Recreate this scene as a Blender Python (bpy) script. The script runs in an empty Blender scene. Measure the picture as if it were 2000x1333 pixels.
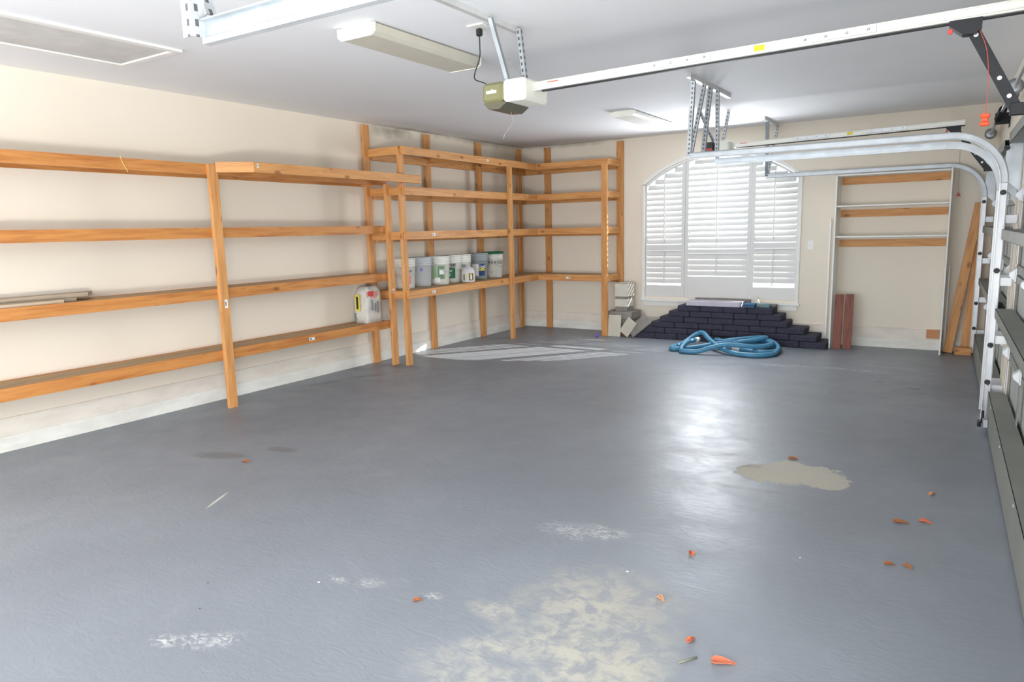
import bpy, bmesh, math, random
from mathutils import Vector, Matrix
random.seed(7)
S = bpy.context.scene
COL = S.collection
PI = math.pi
# ------------------------------------------------------------------ camera
def cam_axes(yaw, pitch, roll):
    f = Vector((math.sin(yaw)*math.cos(pitch), math.cos(yaw)*math.cos(pitch), -math.sin(pitch)))
    r = Vector((math.cos(yaw), -math.sin(yaw), 0)); u = r.cross(f)
    return f, math.cos(roll)*r + math.sin(roll)*u, -math.sin(roll)*r + math.cos(roll)*u
cf, cr, cu = cam_axes(-0.569127006, 0.156867099, -0.024208672)
cd = bpy.data.cameras.new('camera'); cam = bpy.data.objects.new('camera', cd); COL.objects.link(cam)
M = Matrix((cr, cu, -cf)).transposed().to_4x4(); M.translation = Vector((5.7789, -9.4632, 1.5068))
cam.matrix_world = M
cd.sensor_width = 36; cd.lens = 1368.92*36/2000; cd.clip_start = 0.05; cd.clip_end = 200
S.camera = cam
# ------------------------------------------------------------------ view, world, sun, daylight, added rear fill
S.view_settings.view_transform = 'Standard'; S.view_settings.look = 'None'
S.view_settings.gamma = 1; S.view_settings.use_curve_mapping = False
S.view_settings.exposure = 0.10
S.cycles.max_bounces = 8; S.cycles.diffuse_bounces = 6; S.cycles.glossy_bounces = 4
S.cycles.sample_clamp_indirect = 6
S.cycles.use_denoising = True
wd = bpy.data.worlds.new('sky'); S.world = wd; wd.use_nodes = True
bg = wd.node_tree.nodes['Background']; bg.inputs[0].default_value = (0.80, 0.90, 1.0, 1); bg.inputs[1].default_value = 2.6
def lamp(name, kind, energy, color, loc, direction, **kw):
    d = bpy.data.lights.new(name, kind); d.energy = energy; d.color = color
    for k, v in kw.items(): setattr(d, k, v)
    o = bpy.data.objects.new(name, d); COL.objects.link(o); o.location = loc
    o.rotation_euler = Vector(direction).to_track_quat('-Z', 'Y').to_euler()
    return o
lamp('sun', 'SUN', 11.0, (1, 0.95, 0.86), (0, 12, 10), (-1.02, -1.25, -1.0), angle=0.01)
# daylight in the open garage doorway beside the camera, and bounced up from the drive outside
lamp('doorway_daylight', 'AREA', 22, (0.74, 0.87, 1.0), (6.14, -10.1, 1.15), (-1, 0.15, -0.25), shape='RECTANGLE', size=2.5, size_y=2.0)
lamp('driveway_bounce', 'AREA', 215, (1.0, 0.97, 0.93), (6.12, -10.1, 0.35), (-0.75, 0.45, 1.0), shape='RECTANGLE', size=2.5, size_y=0.6)
lamp('window_daylight', 'AREA', 54, (0.92, 0.96, 1.0), (3.02, -0.30, 1.75), (0, -1, 0.04), shape='RECTANGLE', size=0.80, size_y=1.20)
lamp('rear_fill', 'AREA', 195, (0.93, 0.96, 1.0), (2.9, -11.95, 1.35), (0, 1, 0.10), shape='RECTANGLE', size=5.0, size_y=2.2)  # added fill lamp behind the camera, evens out brightness down the room

# ------------------------------------------------------------------ materials
def lin(c): return tuple((x/12.92 if x <= .04045 else ((x+.055)/1.055)**2.4) for x in (v/255 for v in c))
def rgb(*c): return (*lin(c), 1)
MATS = {}
class NT:
    def __init__(s, name):
        s.m = bpy.data.materials.new(name); s.m.use_nodes = True; s.t = s.m.node_tree
        s.b = s.t.nodes['Principled BSDF']
    def n(s, kind, **kw):
        nd = s.t.nodes.new(kind)
        for k, v in kw.items():
            if k in ('operation', 'blend_type', 'data_type', 'noise_dimensions', 'feature', 'bands_direction', 'wave_type', 'use_clamp', 'mode'): setattr(nd, k, v)
            else:
                nd.inputs[k.replace('_', ' ')].default_value = v
        return nd
    def l(s, a, b): s.t.links.new(a, b)
    def val(s, sock, x):
        if hasattr(x, 'links'): s.l(x, sock)
        else: sock.default_value = x
    def math(s, op, a, b=0.0, clamp=False):
        nd = s.t.nodes.new('ShaderNodeMath'); nd.operation = op; nd.use_clamp = clamp
        s.val(nd.inputs[0], a); s.val(nd.inputs[1], b); return nd.outputs[0]
    def mix(s, fac, a, b, mode='MIX'):
        nd = s.t.nodes.new('ShaderNodeMix'); nd.data_type = 'RGBA'; nd.blend_type = mode
        s.val(nd.inputs[0], fac); s.val(nd.inputs[6], a); s.val(nd.inputs[7], b); return nd.outputs[2]
    def ramp(s, fac, pts):
        nd = s.t.nodes.new('ShaderNodeValToRGB'); e = nd.color_ramp.elements
        while len(e) < len(pts): e.new(0.5)
        for k, (p, c) in enumerate(pts):
            e[k].position = p; e[k].color = c if len(c) == 4 else (*c, 1)
        s.l(fac, nd.inputs[0]); return nd.outputs[0]
    def coords(s, scale=(1, 1, 1), rnd=False, world=False):
        tc = s.t.nodes.new('ShaderNodeNewGeometry' if world else 'ShaderNodeTexCoord')
        mp = s.t.nodes.new('ShaderNodeMapping'); mp.inputs['Scale'].default_value = scale
        s.l(tc.outputs['Position' if world else 'Object'], mp.inputs[0])
        if rnd:
            oi = s.t.nodes.new('ShaderNodeObjectInfo'); v = s.t.nodes.new('ShaderNodeVectorMath'); v.operation = 'SCALE'
            v.inputs[0].default_value = (37, 53, 71); s.l(oi.outputs['Random'], v.inputs[3]); s.l(v.outputs[0], mp.inputs['Location'])
        return mp.outputs[0]
    def noise(s, vec, scale=5, detail=4, rough=.5, dist=0):
        nd = s.t.nodes.new('ShaderNodeTexNoise'); s.l(vec, nd.inputs['Vector'])
        nd.inputs['Scale'].default_value = scale; nd.inputs['Detail'].default_value = detail
        nd.inputs['Roughness'].default_value = rough; nd.inputs['Distortion'].default_value = dist
        return nd.outputs[0]
    def bump(s, h, strength=.2, dist=.002):
        nd = s.t.nodes.new('ShaderNodeBump'); nd.inputs['Strength'].default_value = strength; nd.inputs['Distance'].default_value = dist
        s.l(h, nd.inputs['Height']); s.l(nd.outputs[0], s.b.inputs['Normal'])
def plain(name, c, rough=.5, metal=0.0, var=.06, nscale=6, bump=0.0, spec=None):
    m = NT(name); v = m.coords(rnd=True); nz = m.noise(v, nscale, 4)
    base = rgb(*c)
    dk = tuple(x*(1-var*2.0) for x in base[:3]) + (1,); lt = tuple(min(1, x*(1+var)) for x in base[:3]) + (1,)
    m.l(m.ramp(nz, [(.3, dk), (.7, lt)]), m.b.inputs['Base Color'])
    m.b.inputs['Roughness'].default_value = rough; m.b.inputs['Metallic'].default_value = metal
    if spec is not None: m.b.inputs['Specular IOR Level'].default_value = spec
    if bump: m.bump(m.noise(v, nscale*12, 3), bump)
    MATS[name] = m.m; return m.m
def wood(name, axis, base, dark, knot=.9, cross=False):
    m = NT(name)
    sc = [9.0, 9.0, 9.0]; sc[axis] = .7
    v = m.coords(tuple(sc), rnd=True)
    g = m.noise(v, 3.2, 5, .6, .6)
    v2 = m.coords(tuple(x*(4 if i != axis else 1.4) for i, x in enumerate(sc)), rnd=True)
    g2 = m.noise(v2, 4.0, 3, .6)
    c = m.ramp(g, [(.30, rgb(*dark)), (.55, rgb(*base)), (.75, rgb(*[min(255, x*1.07) for x in base]))])
    c = m.mix(m.math('MULTIPLY', g2, .28), c, rgb(*dark))
    ks = [7.0, 7.0, 7.0]; ks[axis] = 3.6
    vk = m.coords(tuple(ks), rnd=True); vo = m.t.nodes.new('ShaderNodeTexVoronoi'); m.l(vk, vo.inputs[0]); vo.inputs['Scale'].default_value = 1.0
    kn = m.ramp(vo.outputs['Distance'], [(.08, (1, 1, 1, 1)), (.17, (0, 0, 0, 1))])
    c = m.mix(m.math('MULTIPLY', kn, knot*.75), c, rgb(120, 66, 24))
    m.l(c, m.b.inputs['Base Color']); m.b.inputs['Roughness'].default_value = .55
    m.bump(g2, .15, .001)
    MATS[name] = m.m; return m.m
PB, PD = (216, 158, 96), (188, 124, 66)
WX, WY, WZ = (wood('pine_along_'+a, i, PB, PD) for i, a in enumerate(('width', 'length', 'height')))
WYL = wood('stained_pine_rail', 1, (204, 140, 76), (172, 104, 48))
WD = wood('shelf_board', 1, (176, 146, 102), (138, 108, 70), .4)
WDX = wood('shelf_board_cross', 0, (176, 146, 102), (138, 108, 70), .4)
REDW = wood('redwood', 2, (140, 72, 50), (96, 44, 30), .5)
WHITE = plain('white_paint', (236, 236, 232), .45, var=.02)
SHUT = plain('shutter_white', (220, 220, 218), .4, var=.01)
GALV = plain('galvanised_steel', (176, 182, 186), .38, .75, var=.10, nscale=9)
GALVW = plain('bright_zinc', (206, 209, 212), .35, .45, var=.05, nscale=9)
DOORM = plain('door_steel_inside', (134, 136, 128), .5, .15, var=.06, nscale=3)
DOORP = plain('door_panel_inside', (172, 176, 172), .55, .05, var=.05, nscale=3)
BLACK = plain('black_metal', (34, 36, 40), .5, .3, var=.1)
DARK = plain('dark_plastic', (28, 28, 30), .45)
RAILM = plain('opener_rail_paint', (222, 222, 214), .35, .25, var=.03)
OLIVE = plain('olive_plastic', (124, 122, 84), .45, var=.03)
OLIVED = plain('smoked_lens', (92, 88, 70), .35, var=.04)
CREAM = plain('cream_plastic', (236, 236, 226), .4, var=.015)
LENS = plain('fluorescent_diffuser', (206, 202, 188), .5, var=.02)
LENSW = plain('white_diffuser', (232, 232, 226), .5, var=.02)
BUCK = plain('white_bucket_plastic', (226, 226, 218), .4, var=.02)
GREEN = plain('green_print', (18, 112, 74), .5)
GREENP = plain('pale_green_print', (160, 186, 150), .5)
BLUEP = plain('blue_print', (30, 66, 120), .5)
YELP = plain('yellow_print', (226, 208, 70), .5)
INK = plain('dark_ink', (44, 46, 50), .6)
GINK = plain('grey_ink', (130, 134, 138), .6)
LILAC = plain('violet_print', (110, 112, 200), .5)
REDP = plain('red_print', (206, 70, 66), .5)
PINKP = plain('salmon_print', (212, 150, 140), .5)
ORANGE = plain('orange_plastic', (244, 84, 44), .45)
BAGM = plain('white_paper_bag', (214, 210, 202), .7, var=.06, nscale=14, bump=.3)
STK = plain('white_sticker', (238, 238, 238), .5)
YSTK = plain('yellow_sticker', (244, 220, 20), .5)
PAPER = plain('leaf_orange', (192, 104, 74), .7)
LEAFB = plain('leaf_brown', (150, 92, 52), .7)
HOSE = plain('blue_vinyl', (74, 140, 176), .38, var=.08, nscale=20)
PURP = plain('purple_rubber', (130, 84, 222), .4)
PAVER = plain('charcoal_concrete', (58, 58, 74), .9, var=.12, nscale=22, bump=.3)
PAVG = plain('grey_concrete', (134, 130, 124), .9, var=.12, nscale=22, bump=.4)
LAVT = plain('lavender_slab', (196, 190, 204), .6, var=.04)
TILEG = plain('grey_tile', (146, 142, 134), .6, var=.1, nscale=10)
TILEW = plain('offwhite_tile', (206, 202, 186), .45, var=.04)
CARD = plain('white_carton', (214, 210, 198), .75, var=.04)
CARDB = plain('brown_carton', (128, 84, 66), .8, var=.08)
BLUEB = plain('blue_box', (24, 104, 156), .5)
TEALB = plain('dark_blue_box', (38, 66, 100), .5)
TAN = plain('tan_cardboard', (196, 140, 100), .8)
CORDW = plain('grey_wire', (170, 168, 160), .6)
TWINE = plain('yellow_twine', (226, 196, 120), .8)
ROPE = plain('red_rope', (196, 90, 74), .8)

def mat_perf():
    m = NT('perforated_angle_steel'); v = m.coords((1, 1, 1)); sp = m.t.nodes.new('ShaderNodeSeparateXYZ'); m.l(v, sp.inputs[0])
    z = m.math('ABSOLUTE', m.math('SUBTRACT', m.math('FRACT', m.math('MULTIPLY', sp.outputs[2], 26.0)), .5))
    inr = m.math('LESS_THAN', z, .24)
    ax = m.math('LESS_THAN', m.math('ABSOLUTE', m.math('SUBTRACT', m.math('ABSOLUTE', sp.outputs[0]), .016)), .0055)
    ay = m.math('LESS_THAN', m.math('ABSOLUTE', m.math('SUBTRACT', m.math('ABSOLUTE', sp.outputs[1]), .016)), .0055)
    h = m.math('MULTIPLY', inr, m.math('MAXIMUM', ax, ay))
    nz = m.noise(m.coords(rnd=True), 9, 4)
    base = m.ramp(nz, [(.3, rgb(164, 170, 174)), (.7, rgb(200, 205, 208))])
    m.l(m.mix(h, base, rgb(88, 90, 92)), m.b.inputs['Base Color'])
    m.b.inputs['Metallic'].default_value = .5; m.b.inputs['Roughness'].default_value = .4
    return m.m
PERF = mat_perf()
def mat_bucket_clear():
    m = NT('cloudy_plastic'); m.b.inputs['Base Color'].default_value = rgb(200, 206, 210); m.b.inputs['Roughness'].default_value = .3
    m.b.inputs['Base Color'].default_value = rgb(206, 211, 214); m.b.inputs['Transmission Weight'].default_value = .15; m.b.inputs['IOR'].default_value = 1.2
    return m.m
CLEARP = mat_bucket_clear()
BUCKG = plain('grey_green_bucket', (150, 160, 162), .35, var=.02)
def mat_glass():
    m = NT('window_glass'); t = m.t
    tr = t.nodes.new('ShaderNodeBsdfTransparent'); gl = t.nodes.new('ShaderNodeBsdfGlossy'); gl.inputs['Roughness'].default_value = .02
    mx = t.nodes.new('ShaderNodeMixShader'); mx.inputs[0].default_value = .06
    m.l(tr.outputs[0], mx.inputs[1]); m.l(gl.outputs[0], mx.inputs[2]); m.l(mx.outputs[0], t.nodes['Material Output'].inputs[0])
    return m.m
GLASS = mat_glass()
def ellipse_mask(m, pos, items, warp, soft=.35):
    """union of noisy ellipses (x, y, rx, ry, angle) in floor coordinates"""
    tot = None
    for (x, y, rx, ry, a) in items:
        mp = m.t.nodes.new('ShaderNodeMapping'); mp.vector_type = 'TEXTURE'
        mp.inputs['Location'].default_value = (x, y, 0); mp.inputs['Rotation'].default_value = (0, 0, a); mp.inputs['Scale'].default_value = (rx, ry, 1)
        m.l(pos, mp.inputs[0]); ln = m.t.nodes.new('ShaderNodeVectorMath'); ln.operation = 'LENGTH'; m.l(mp.outputs[0], ln.inputs[0])
        d = m.math('ADD', ln.outputs['Value'], warp)
        k = m.t.nodes.new('ShaderNodeMapRange'); m.l(d, k.inputs[0]); k.inputs[1].default_value = 1.0+soft/2; k.inputs[2].default_value = 1.0-soft/2
        k.inputs[3].default_value = 0; k.inputs[4].default_value = 1
        tot = k.outputs[0] if tot is None else m.math('MAXIMUM', tot, k.outputs[0])
    return tot
def mat_floor():
    m = NT('grey_painted_concrete'); v = m.coords((1, 1, 1), world=True)
    big = m.noise(v, .55, 3, .5); mid = m.noise(v, 3.5, 6, .62, .4); fine = m.noise(v, 28, 5, .6)
    c = m.ramp(big, [(.32, rgb(124, 130, 137)), (.68, rgb(141, 148, 156))])
    c = m.mix(m.math('MULTIPLY', mid, .35), c, rgb(120, 122, 128))
    sm = m.ramp(m.noise(v, 1.7, 5, .6, .8), [(.60, (0, 0, 0, 1)), (.74, (1, 1, 1, 1))])
    c = m.mix(m.math('MULTIPLY', sm, .25), c, rgb(158, 162, 168))
    w1 = m.math('MULTIPLY', m.math('SUBTRACT', m.noise(v, 9, 6, .65), .5), 1.5)
    bare = ellipse_mask(m, v, [(5.03, -5.12, .25, .2, .3), (5.16, -5.16, .17, .13, .1), (4.85, -5.18, .16, .16, .2), (4.95, -4.97, .1, .09, .5)], w1, .12)
    c = m.mix(m.math('MULTIPLY', bare, .8), c, rgb(190, 184, 168))
    # worn patch at the front, broken up
    brk = m.ramp(m.noise(v, 11, 7, .7, .5), [(.43, (0, 0, 0, 1)), (.56, (1, 1, 1, 1))])
    w2 = m.math('MULTIPLY', m.math('SUBTRACT', m.noise(v, 4, 5, .6), .5), 1.4)
    worn = ellipse_mask(m, v, [(4.62, -7.10, .24, .24, .3), (4.70, -7.42, .22, .20, 0), (4.88, -7.40, .13, .2, 0), (4.30, -7.32, .10, .05, 0), (4.80, -7.75, .4, .2, 0), (4.42, -7.55, .08, .07, 0)], w2, 1.3)
    c = m.mix(m.math('MULTIPLY', m.math('MULTIPLY', worn, brk), .62), c, rgb(196, 190, 170))
    c = m.mix(m.math('MULTIPLY', worn, .22), c, rgb(176, 173, 166))
    scuff = ellipse_mask(m, v, [(4.37, -6.45, .10, .05, .5), (4.30, -6.40, .06, .03, .2), (4.2, -6.5, .12, .07, 0), (3.42, -8.06, .06, .04, 0), (3.52, -8.0, .06, .05, .9), (3.33, -8.12, .05, .03, .4),
        (3.55, -7.45, .05, .02, 0), (3.7, -7.40, .05, .03, .5), (4.0, -7.35, .04, .025, 0), (4.4, -1.64, .42, .035, .05), (4.85, -1.60, .35, .04, -.05), (5.4, -1.33, .45, .012, -.05), (4.15, -1.72, .2, .03, 0)], w2, 1.2)
    brk2 = m.ramp(m.noise(m.coords((1, 1.6, 1), world=True), 24, 7, .75, 1.2), [(.47, (0, 0, 0, 1)), (.60, (1, 1, 1, 1))])
    c = m.mix(m.math('MULTIPLY', m.math('MULTIPLY', scuff, brk2), .75), c, rgb(206, 208, 206))
    sc2 = ellipse_mask(m, v, [(2.228, -7.125, .118, .010, 2.04)], m.math('MULTIPLY', w1, .2), .4)
    c = m.mix(m.math('MULTIPLY', sc2, .7), c, rgb(206, 206, 196))
    dirt = ellipse_mask(m, v, [(1.5, -6.6, .18, .07, .3), (1.78, -6.3, .12, .05, .2), (4.45, -5.0, .22, .10, .2), (4.62, -5.07, .16, .06, 0), (4.75, -5.5, .2, .03, .1), (.33, -4.6, .25, .05, 1.2), (.5, -4.1, .2, .05, 1.0), (.45, -3.5, .25, .12, 0), (5.2, -2.1, .04, .03, 0), (5.5, -2.3, .05, .04, 0)], w1, .6)
    c = m.mix(m.math('MULTIPLY', dirt, .42), c, rgb(88, 84, 78))
    vo = m.t.nodes.new('ShaderNodeTexVoronoi'); m.l(v, vo.inputs[0]); vo.inputs['Scale'].default_value = 2.2
    c = m.mix(m.math('LESS_THAN', vo.outputs['Distance'], .014), c, rgb(232, 232, 228))      # paint flecks
    vo2 = m.t.nodes.new('ShaderNodeTexVoronoi'); m.l(m.coords((1, 1, 1), world=True), vo2.inputs[0]); vo2.inputs['Scale'].default_value = 3.4
    c = m.mix(m.math('LESS_THAN', vo2.outputs['Distance'], .018), c, rgb(70, 66, 64))        # grit
    m.l(c, m.b.inputs['Base Color'])
    r = m.math('ADD', m.math('MULTIPLY', mid, .34), .24)
    r = m.math('ADD', r, m.math('MULTIPLY', m.math('MAXIMUM', bare, m.math('MULTIPLY', worn, brk)), .35), True)
    m.l(r, m.b.inputs['Roughness'])
    m.b.inputs['Specular IOR Level'].default_value = .34
    rough = m.ramp(m.noise(m.coords((1, 2.2, 1), world=True), 9, 6, .65, 1.0), [(.35, (0, 0, 0, 1)), (.75, (1, 1, 1, 1))])
    m.bump(m.math('ADD', m.math('MULTIPLY', rough, .8), m.math('MULTIPLY', fine, .2)), .23, .004)
    return m.m
def mat_wall(name, c, low=None, stains=()):
    m = NT(name); v = m.coords(world=True)
    n = m.noise(v, 1.3, 3); base = rgb(*c)
    col = m.ramp(n, [(.3, tuple(x*.965 for x in base[:3])+(1,)), (.7, base)])
    sp = m.t.nodes.new('ShaderNodeSeparateXYZ'); m.l(v, sp.inputs[0])
    if low:   # grimy kick zone below the ledge
        k = m.math('MULTIPLY', m.math('LESS_THAN', sp.outputs[2], low), m.ramp(m.noise(m.coords((1, 1, 3), world=True), 2.4, 5, .6), [(.42, (0, 0, 0, 1)), (.7, (1, 1, 1, 1))]))
        col = m.mix(m.math('MULTIPLY', k, .3), col, rgb(176, 160, 148))
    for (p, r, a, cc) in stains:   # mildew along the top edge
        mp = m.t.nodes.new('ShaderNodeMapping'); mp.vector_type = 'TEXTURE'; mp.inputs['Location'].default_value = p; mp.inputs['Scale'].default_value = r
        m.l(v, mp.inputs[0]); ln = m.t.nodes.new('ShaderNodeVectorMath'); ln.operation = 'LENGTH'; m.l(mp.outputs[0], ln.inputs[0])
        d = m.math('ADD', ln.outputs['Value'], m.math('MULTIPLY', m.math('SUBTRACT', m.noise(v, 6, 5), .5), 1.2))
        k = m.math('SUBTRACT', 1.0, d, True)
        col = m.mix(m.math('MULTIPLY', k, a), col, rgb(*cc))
    m.l(col, m.b.inputs['Base Color']); m.b.inputs['Roughness'].default_value = .75
    m.b.inputs['Specular IOR Level'].default_value = .25
    m.bump(m.noise(v, 55, 4, .6), .12, .002)
    return m.m
FLOOR = mat_floor()
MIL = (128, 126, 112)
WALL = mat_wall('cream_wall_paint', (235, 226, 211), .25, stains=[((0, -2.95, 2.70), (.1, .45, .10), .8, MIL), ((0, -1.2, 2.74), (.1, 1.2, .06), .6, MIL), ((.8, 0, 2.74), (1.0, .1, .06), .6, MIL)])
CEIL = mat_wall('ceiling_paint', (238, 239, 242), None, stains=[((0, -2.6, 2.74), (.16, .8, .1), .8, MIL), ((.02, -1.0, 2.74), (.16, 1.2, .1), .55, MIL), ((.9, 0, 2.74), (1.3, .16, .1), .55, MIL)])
BASEB = mat_wall('baseboard_paint', (240, 240, 233), .12)
KICK = mat_wall('kickboard_paint', (236, 229, 218), .25)
OUTG = plain('pale_concrete_drive', (176, 172, 164), .9)

# ------------------------------------------------------------------ geometry helpers
def box(bm, x0, x1, y0, y1, z0, z1, bev=0.0, mat=None):
    b = bmesh.new(); bmesh.ops.create_cube(b, size=1)
    for v in b.verts: v.co = Vector(((x0+x1)/2+v.co.x*(x1-x0), (y0+y1)/2+v.co.y*(y1-y0), (z0+z1)/2+v.co.z*(z1-z0)))
    if bev: bmesh.ops.bevel(b, geom=b.edges[:], offset=bev, segments=1, affect='EDGES')
    if mat: b.transform(mat)
    join(bm, b)
def join(bm, b):
    me = bpy.data.meshes.new('tmp'); b.to_mesh(me); b.free(); bm.from_mesh(me); bpy.data.meshes.remove(me)
def prism(bm, pts, h0, h1, axis='z', mat=None):
    """extrude a 2D outline; axis z: (x,y), axis y: (x,z), axis x: (y,z)"""
    b = bmesh.new()
    def P(p, h): return {'z': (p[0], p[1], h), 'y': (p[0], h, p[1]), 'x': (h, p[0], p[1])}[axis]
    a = [b.verts.new(P(p, h0)) for p in pts]; c = [b.verts.new(P(p, h1)) for p in pts]
    b.faces.new(a); b.faces.new(c[::-1]); n = len(pts)
    for i in range(n): b.faces.new((a[i], c[i], c[(i+1) % n], a[(i+1) % n]))
    bmesh.ops.recalc_face_normals(b, faces=b.faces[:])
    if mat: b.transform(mat)
    join(bm, b)
def tube(bm, pts, r, n=8, caps=True, closed=False):
    pts = [Vector(p) for p in pts]; b = bmesh.new(); rings = []; up = None
    for i, p in enumerate(pts):
        t = (pts[min(i+1, len(pts)-1)] - pts[max(i-1, 0)]).normalized()
        if up is None:
            up = Vector((0, 0, 1)) if abs(t.z) < .9 else Vector((1, 0, 0))
        s = t.cross(up).normalized(); u = s.cross(t).normalized(); up = u
        rings.append([b.verts.new(p + r*(math.cos(2*PI*k/n)*s + math.sin(2*PI*k/n)*u)) for k in range(n)])
    for i in range(len(rings)-1):
        for k in range(n): b.faces.new((rings[i][k], rings[i][(k+1) % n], rings[i+1][(k+1) % n], rings[i+1][k]))
    if caps: b.faces.new(rings[0][::-1]); b.faces.new(rings[-1])
    for f in b.faces: f.smooth = True
    join(bm, b)
def lathe(bm, prof, n=32, cx=0, cy=0):
    b = bmesh.new(); rings = [[b.verts.new((cx+r*math.cos(2*PI*k/n), cy+r*math.sin(2*PI*k/n), z)) for k in range(n)] for r, z in prof]
    for i in range(len(rings)-1):
        for k in range(n):
            f = b.faces.new((rings[i][k], rings[i][(k+1) % n], rings[i+1][(k+1) % n], rings[i+1][k])); f.smooth = True
    if prof[0][0] > 0.001: b.faces.new(rings[0][::-1])
    if prof[-1][0] > 0.001: b.faces.new(rings[-1])
    bmesh.ops.recalc_face_normals(b, faces=b.faces[:])
    join(bm, b)
def smooth_path(pts, n=8, closed=False):
    P = [Vector(p) for p in pts]; out = []; m = len(P)
    for i in range(m if closed else m-1):
        p0, p1, p2, p3 = (P[(i-1) % m] if closed or i > 0 else P[0]), P[i], P[(i+1) % m], (P[(i+2) % m] if closed or i+2 < m else P[-1])
        for k in range(n):
            t = k/n
            out.append(.5*((2*p1)+(-p0+p2)*t+(2*p0-5*p1+4*p2-p3)*t*t+(-p0+3*p1-3*p2+p3)*t**3))
    out.append(P[0] if closed else P[-1]); return out
WM = {}
def parent_to(o, parent, world):
    WM[o.name] = world
    if parent is None: o.matrix_basis = world
    else: o.parent = parent; o.matrix_basis = WM[parent.name].inverted() @ world
def obj(name, bm, mat, parent=None, xf=None, recenter=True, local=None):
    """one mesh object; the bmesh is in world coordinates (xf moves it there), local=matrix keeps its own axes"""
    me = bpy.data.meshes.new(name)
    if local is None:
        if xf: bm.transform(xf)
        xs = [v.co for v in bm.verts]
        lo = Vector([min(c[i] for c in xs) for i in range(3)]); hi = Vector([max(c[i] for c in xs) for i in range(3)])
        c = Vector(((lo.x+hi.x)/2, (lo.y+hi.y)/2, lo.z)); bmesh.ops.translate(bm, verts=bm.verts, vec=-c); world = Matrix.Translation(c)
    else: world = local
    bm.to_mesh(me); bm.free()
    if mat: me.materials.append(mat)
    o = bpy.data.objects.new(name, me); COL.objects.link(o); parent_to(o, parent, world)
    return o
def tag(o, label=None, cat=None, group=None, kind=None):
    if label: o['label'] = label
    if cat: o['category'] = cat
    if group: o['group'] = group
    if kind: o['kind'] = kind
    return o
def thing(name, loc, label, cat, group=None, rz=0):
    o = bpy.data.objects.new(name, None); COL.objects.link(o); o.empty_display_size = .1
    parent_to(o, None, Matrix.Translation(Vector(loc)) @ Matrix.Rotation(rz, 4, 'Z')); return tag(o, label, cat, group)
def B(name, mat, parent, x0, x1, y0, y1, z0, z1, bev=.002, xf=None, label=None):
    bm = bmesh.new(); box(bm, x0, x1, y0, y1, z0, z1, bev)
    o = obj(name, bm, mat, parent, xf)
    if label: o['label'] = label
    return o
def struct(o): o['kind'] = 'structure'; return o
def frame_mat(p, q, hint=(0, 1, 0)):
    p, q = Vector(p), Vector(q); z = (q-p).normalized(); h = Vector(hint)
    x = h.cross(z).normalized(); y = z.cross(x)
    m = Matrix((x, y, z)).transposed().to_4x4(); m.translation = p; return m, (q-p).length
def angle_iron(name, p, q, parent, w=.032, t=.003, hint=(0, 1, 0), mat=None):
    m, L = frame_mat(p, q, hint); bm = bmesh.new()
    prism(bm, [(0, 0), (w, 0), (w, t), (t, t), (t, w), (0, w)], 0, L, 'z')
    return obj(name, bm, mat or PERF, parent, local=m)
def text_mesh(txt, size, depth=.001, bold=0.0, space=1.0):
    cu_ = bpy.data.curves.new('txt', 'FONT'); cu_.body = txt; cu_.size = size; cu_.extrude = depth; cu_.offset = bold
    cu_.align_x = 'CENTER'; cu_.align_y = 'CENTER'; cu_.space_character = space; cu_.resolution_u = 2
    o = bpy.data.objects.new('txt', cu_); COL.objects.link(o); bpy.context.view_layer.update()
    me = bpy.data.meshes.new_from_object(o.evaluated_get(bpy.context.evaluated_depsgraph_get()))
    bpy.data.objects.remove(o); bm = bmesh.new(); bm.from_mesh(me); bpy.data.meshes.remove(me); bpy.data.curves.remove(cu_)
    return bm
def text_obj(name, txt, size, mat, parent, origin, xdir, ydir, **kw):
    bm = text_mesh(txt, size, **kw); x = Vector(xdir).normalized(); y = Vector(ydir).normalized(); z = x.cross(y)
    m = Matrix((x, y, z)).transposed().to_4x4(); m.translation = Vector(origin)
    return obj(name, bm, mat, parent, xf=m)

H = 2.74
RZ = .0165
XW = Matrix.Translation((6.055, 0, 0)) @ Matrix.Rotation(RZ, 4, 'Z')   # frame of the garage-door wall: local x<0 is inside, local y runs along it
def W(x, y, z): return XW @ Vector((x, y, z))

# ------------------------------------------------------------------ room shell
YB = -12.0
def poly(name, mat, pts, z0, z1):
    bm = bmesh.new(); prism(bm, pts, z0, z1, 'z'); return struct(obj(name, bm, mat))
xb = W(0, YB, 0).x
poly('floor', FLOOR, [(-.15, .15), (6.2, .15), (xb+.15, YB-.15), (-.15, YB-.15)], -.12, 0)
poly('ceiling', CEIL, [(-.15, .15), (6.2, .15), (xb+.15, YB-.15), (-.15, YB-.15)], H, H+.12)
struct(B('wall_left', WALL, None, -.15, 0, YB, .15, 0, H, 0))
bm = bmesh.new(); box(bm, 0, .4, YB-.15, YB, 0, H); box(bm, 5.4, xb, YB-.15, YB, 0, H); box(bm, .4, 5.4, YB-.15, YB, 2.45, H); struct(obj('wall_back', bm, WALL))  # back wall; its wide opening is added to hold the rear fill lamp
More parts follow.
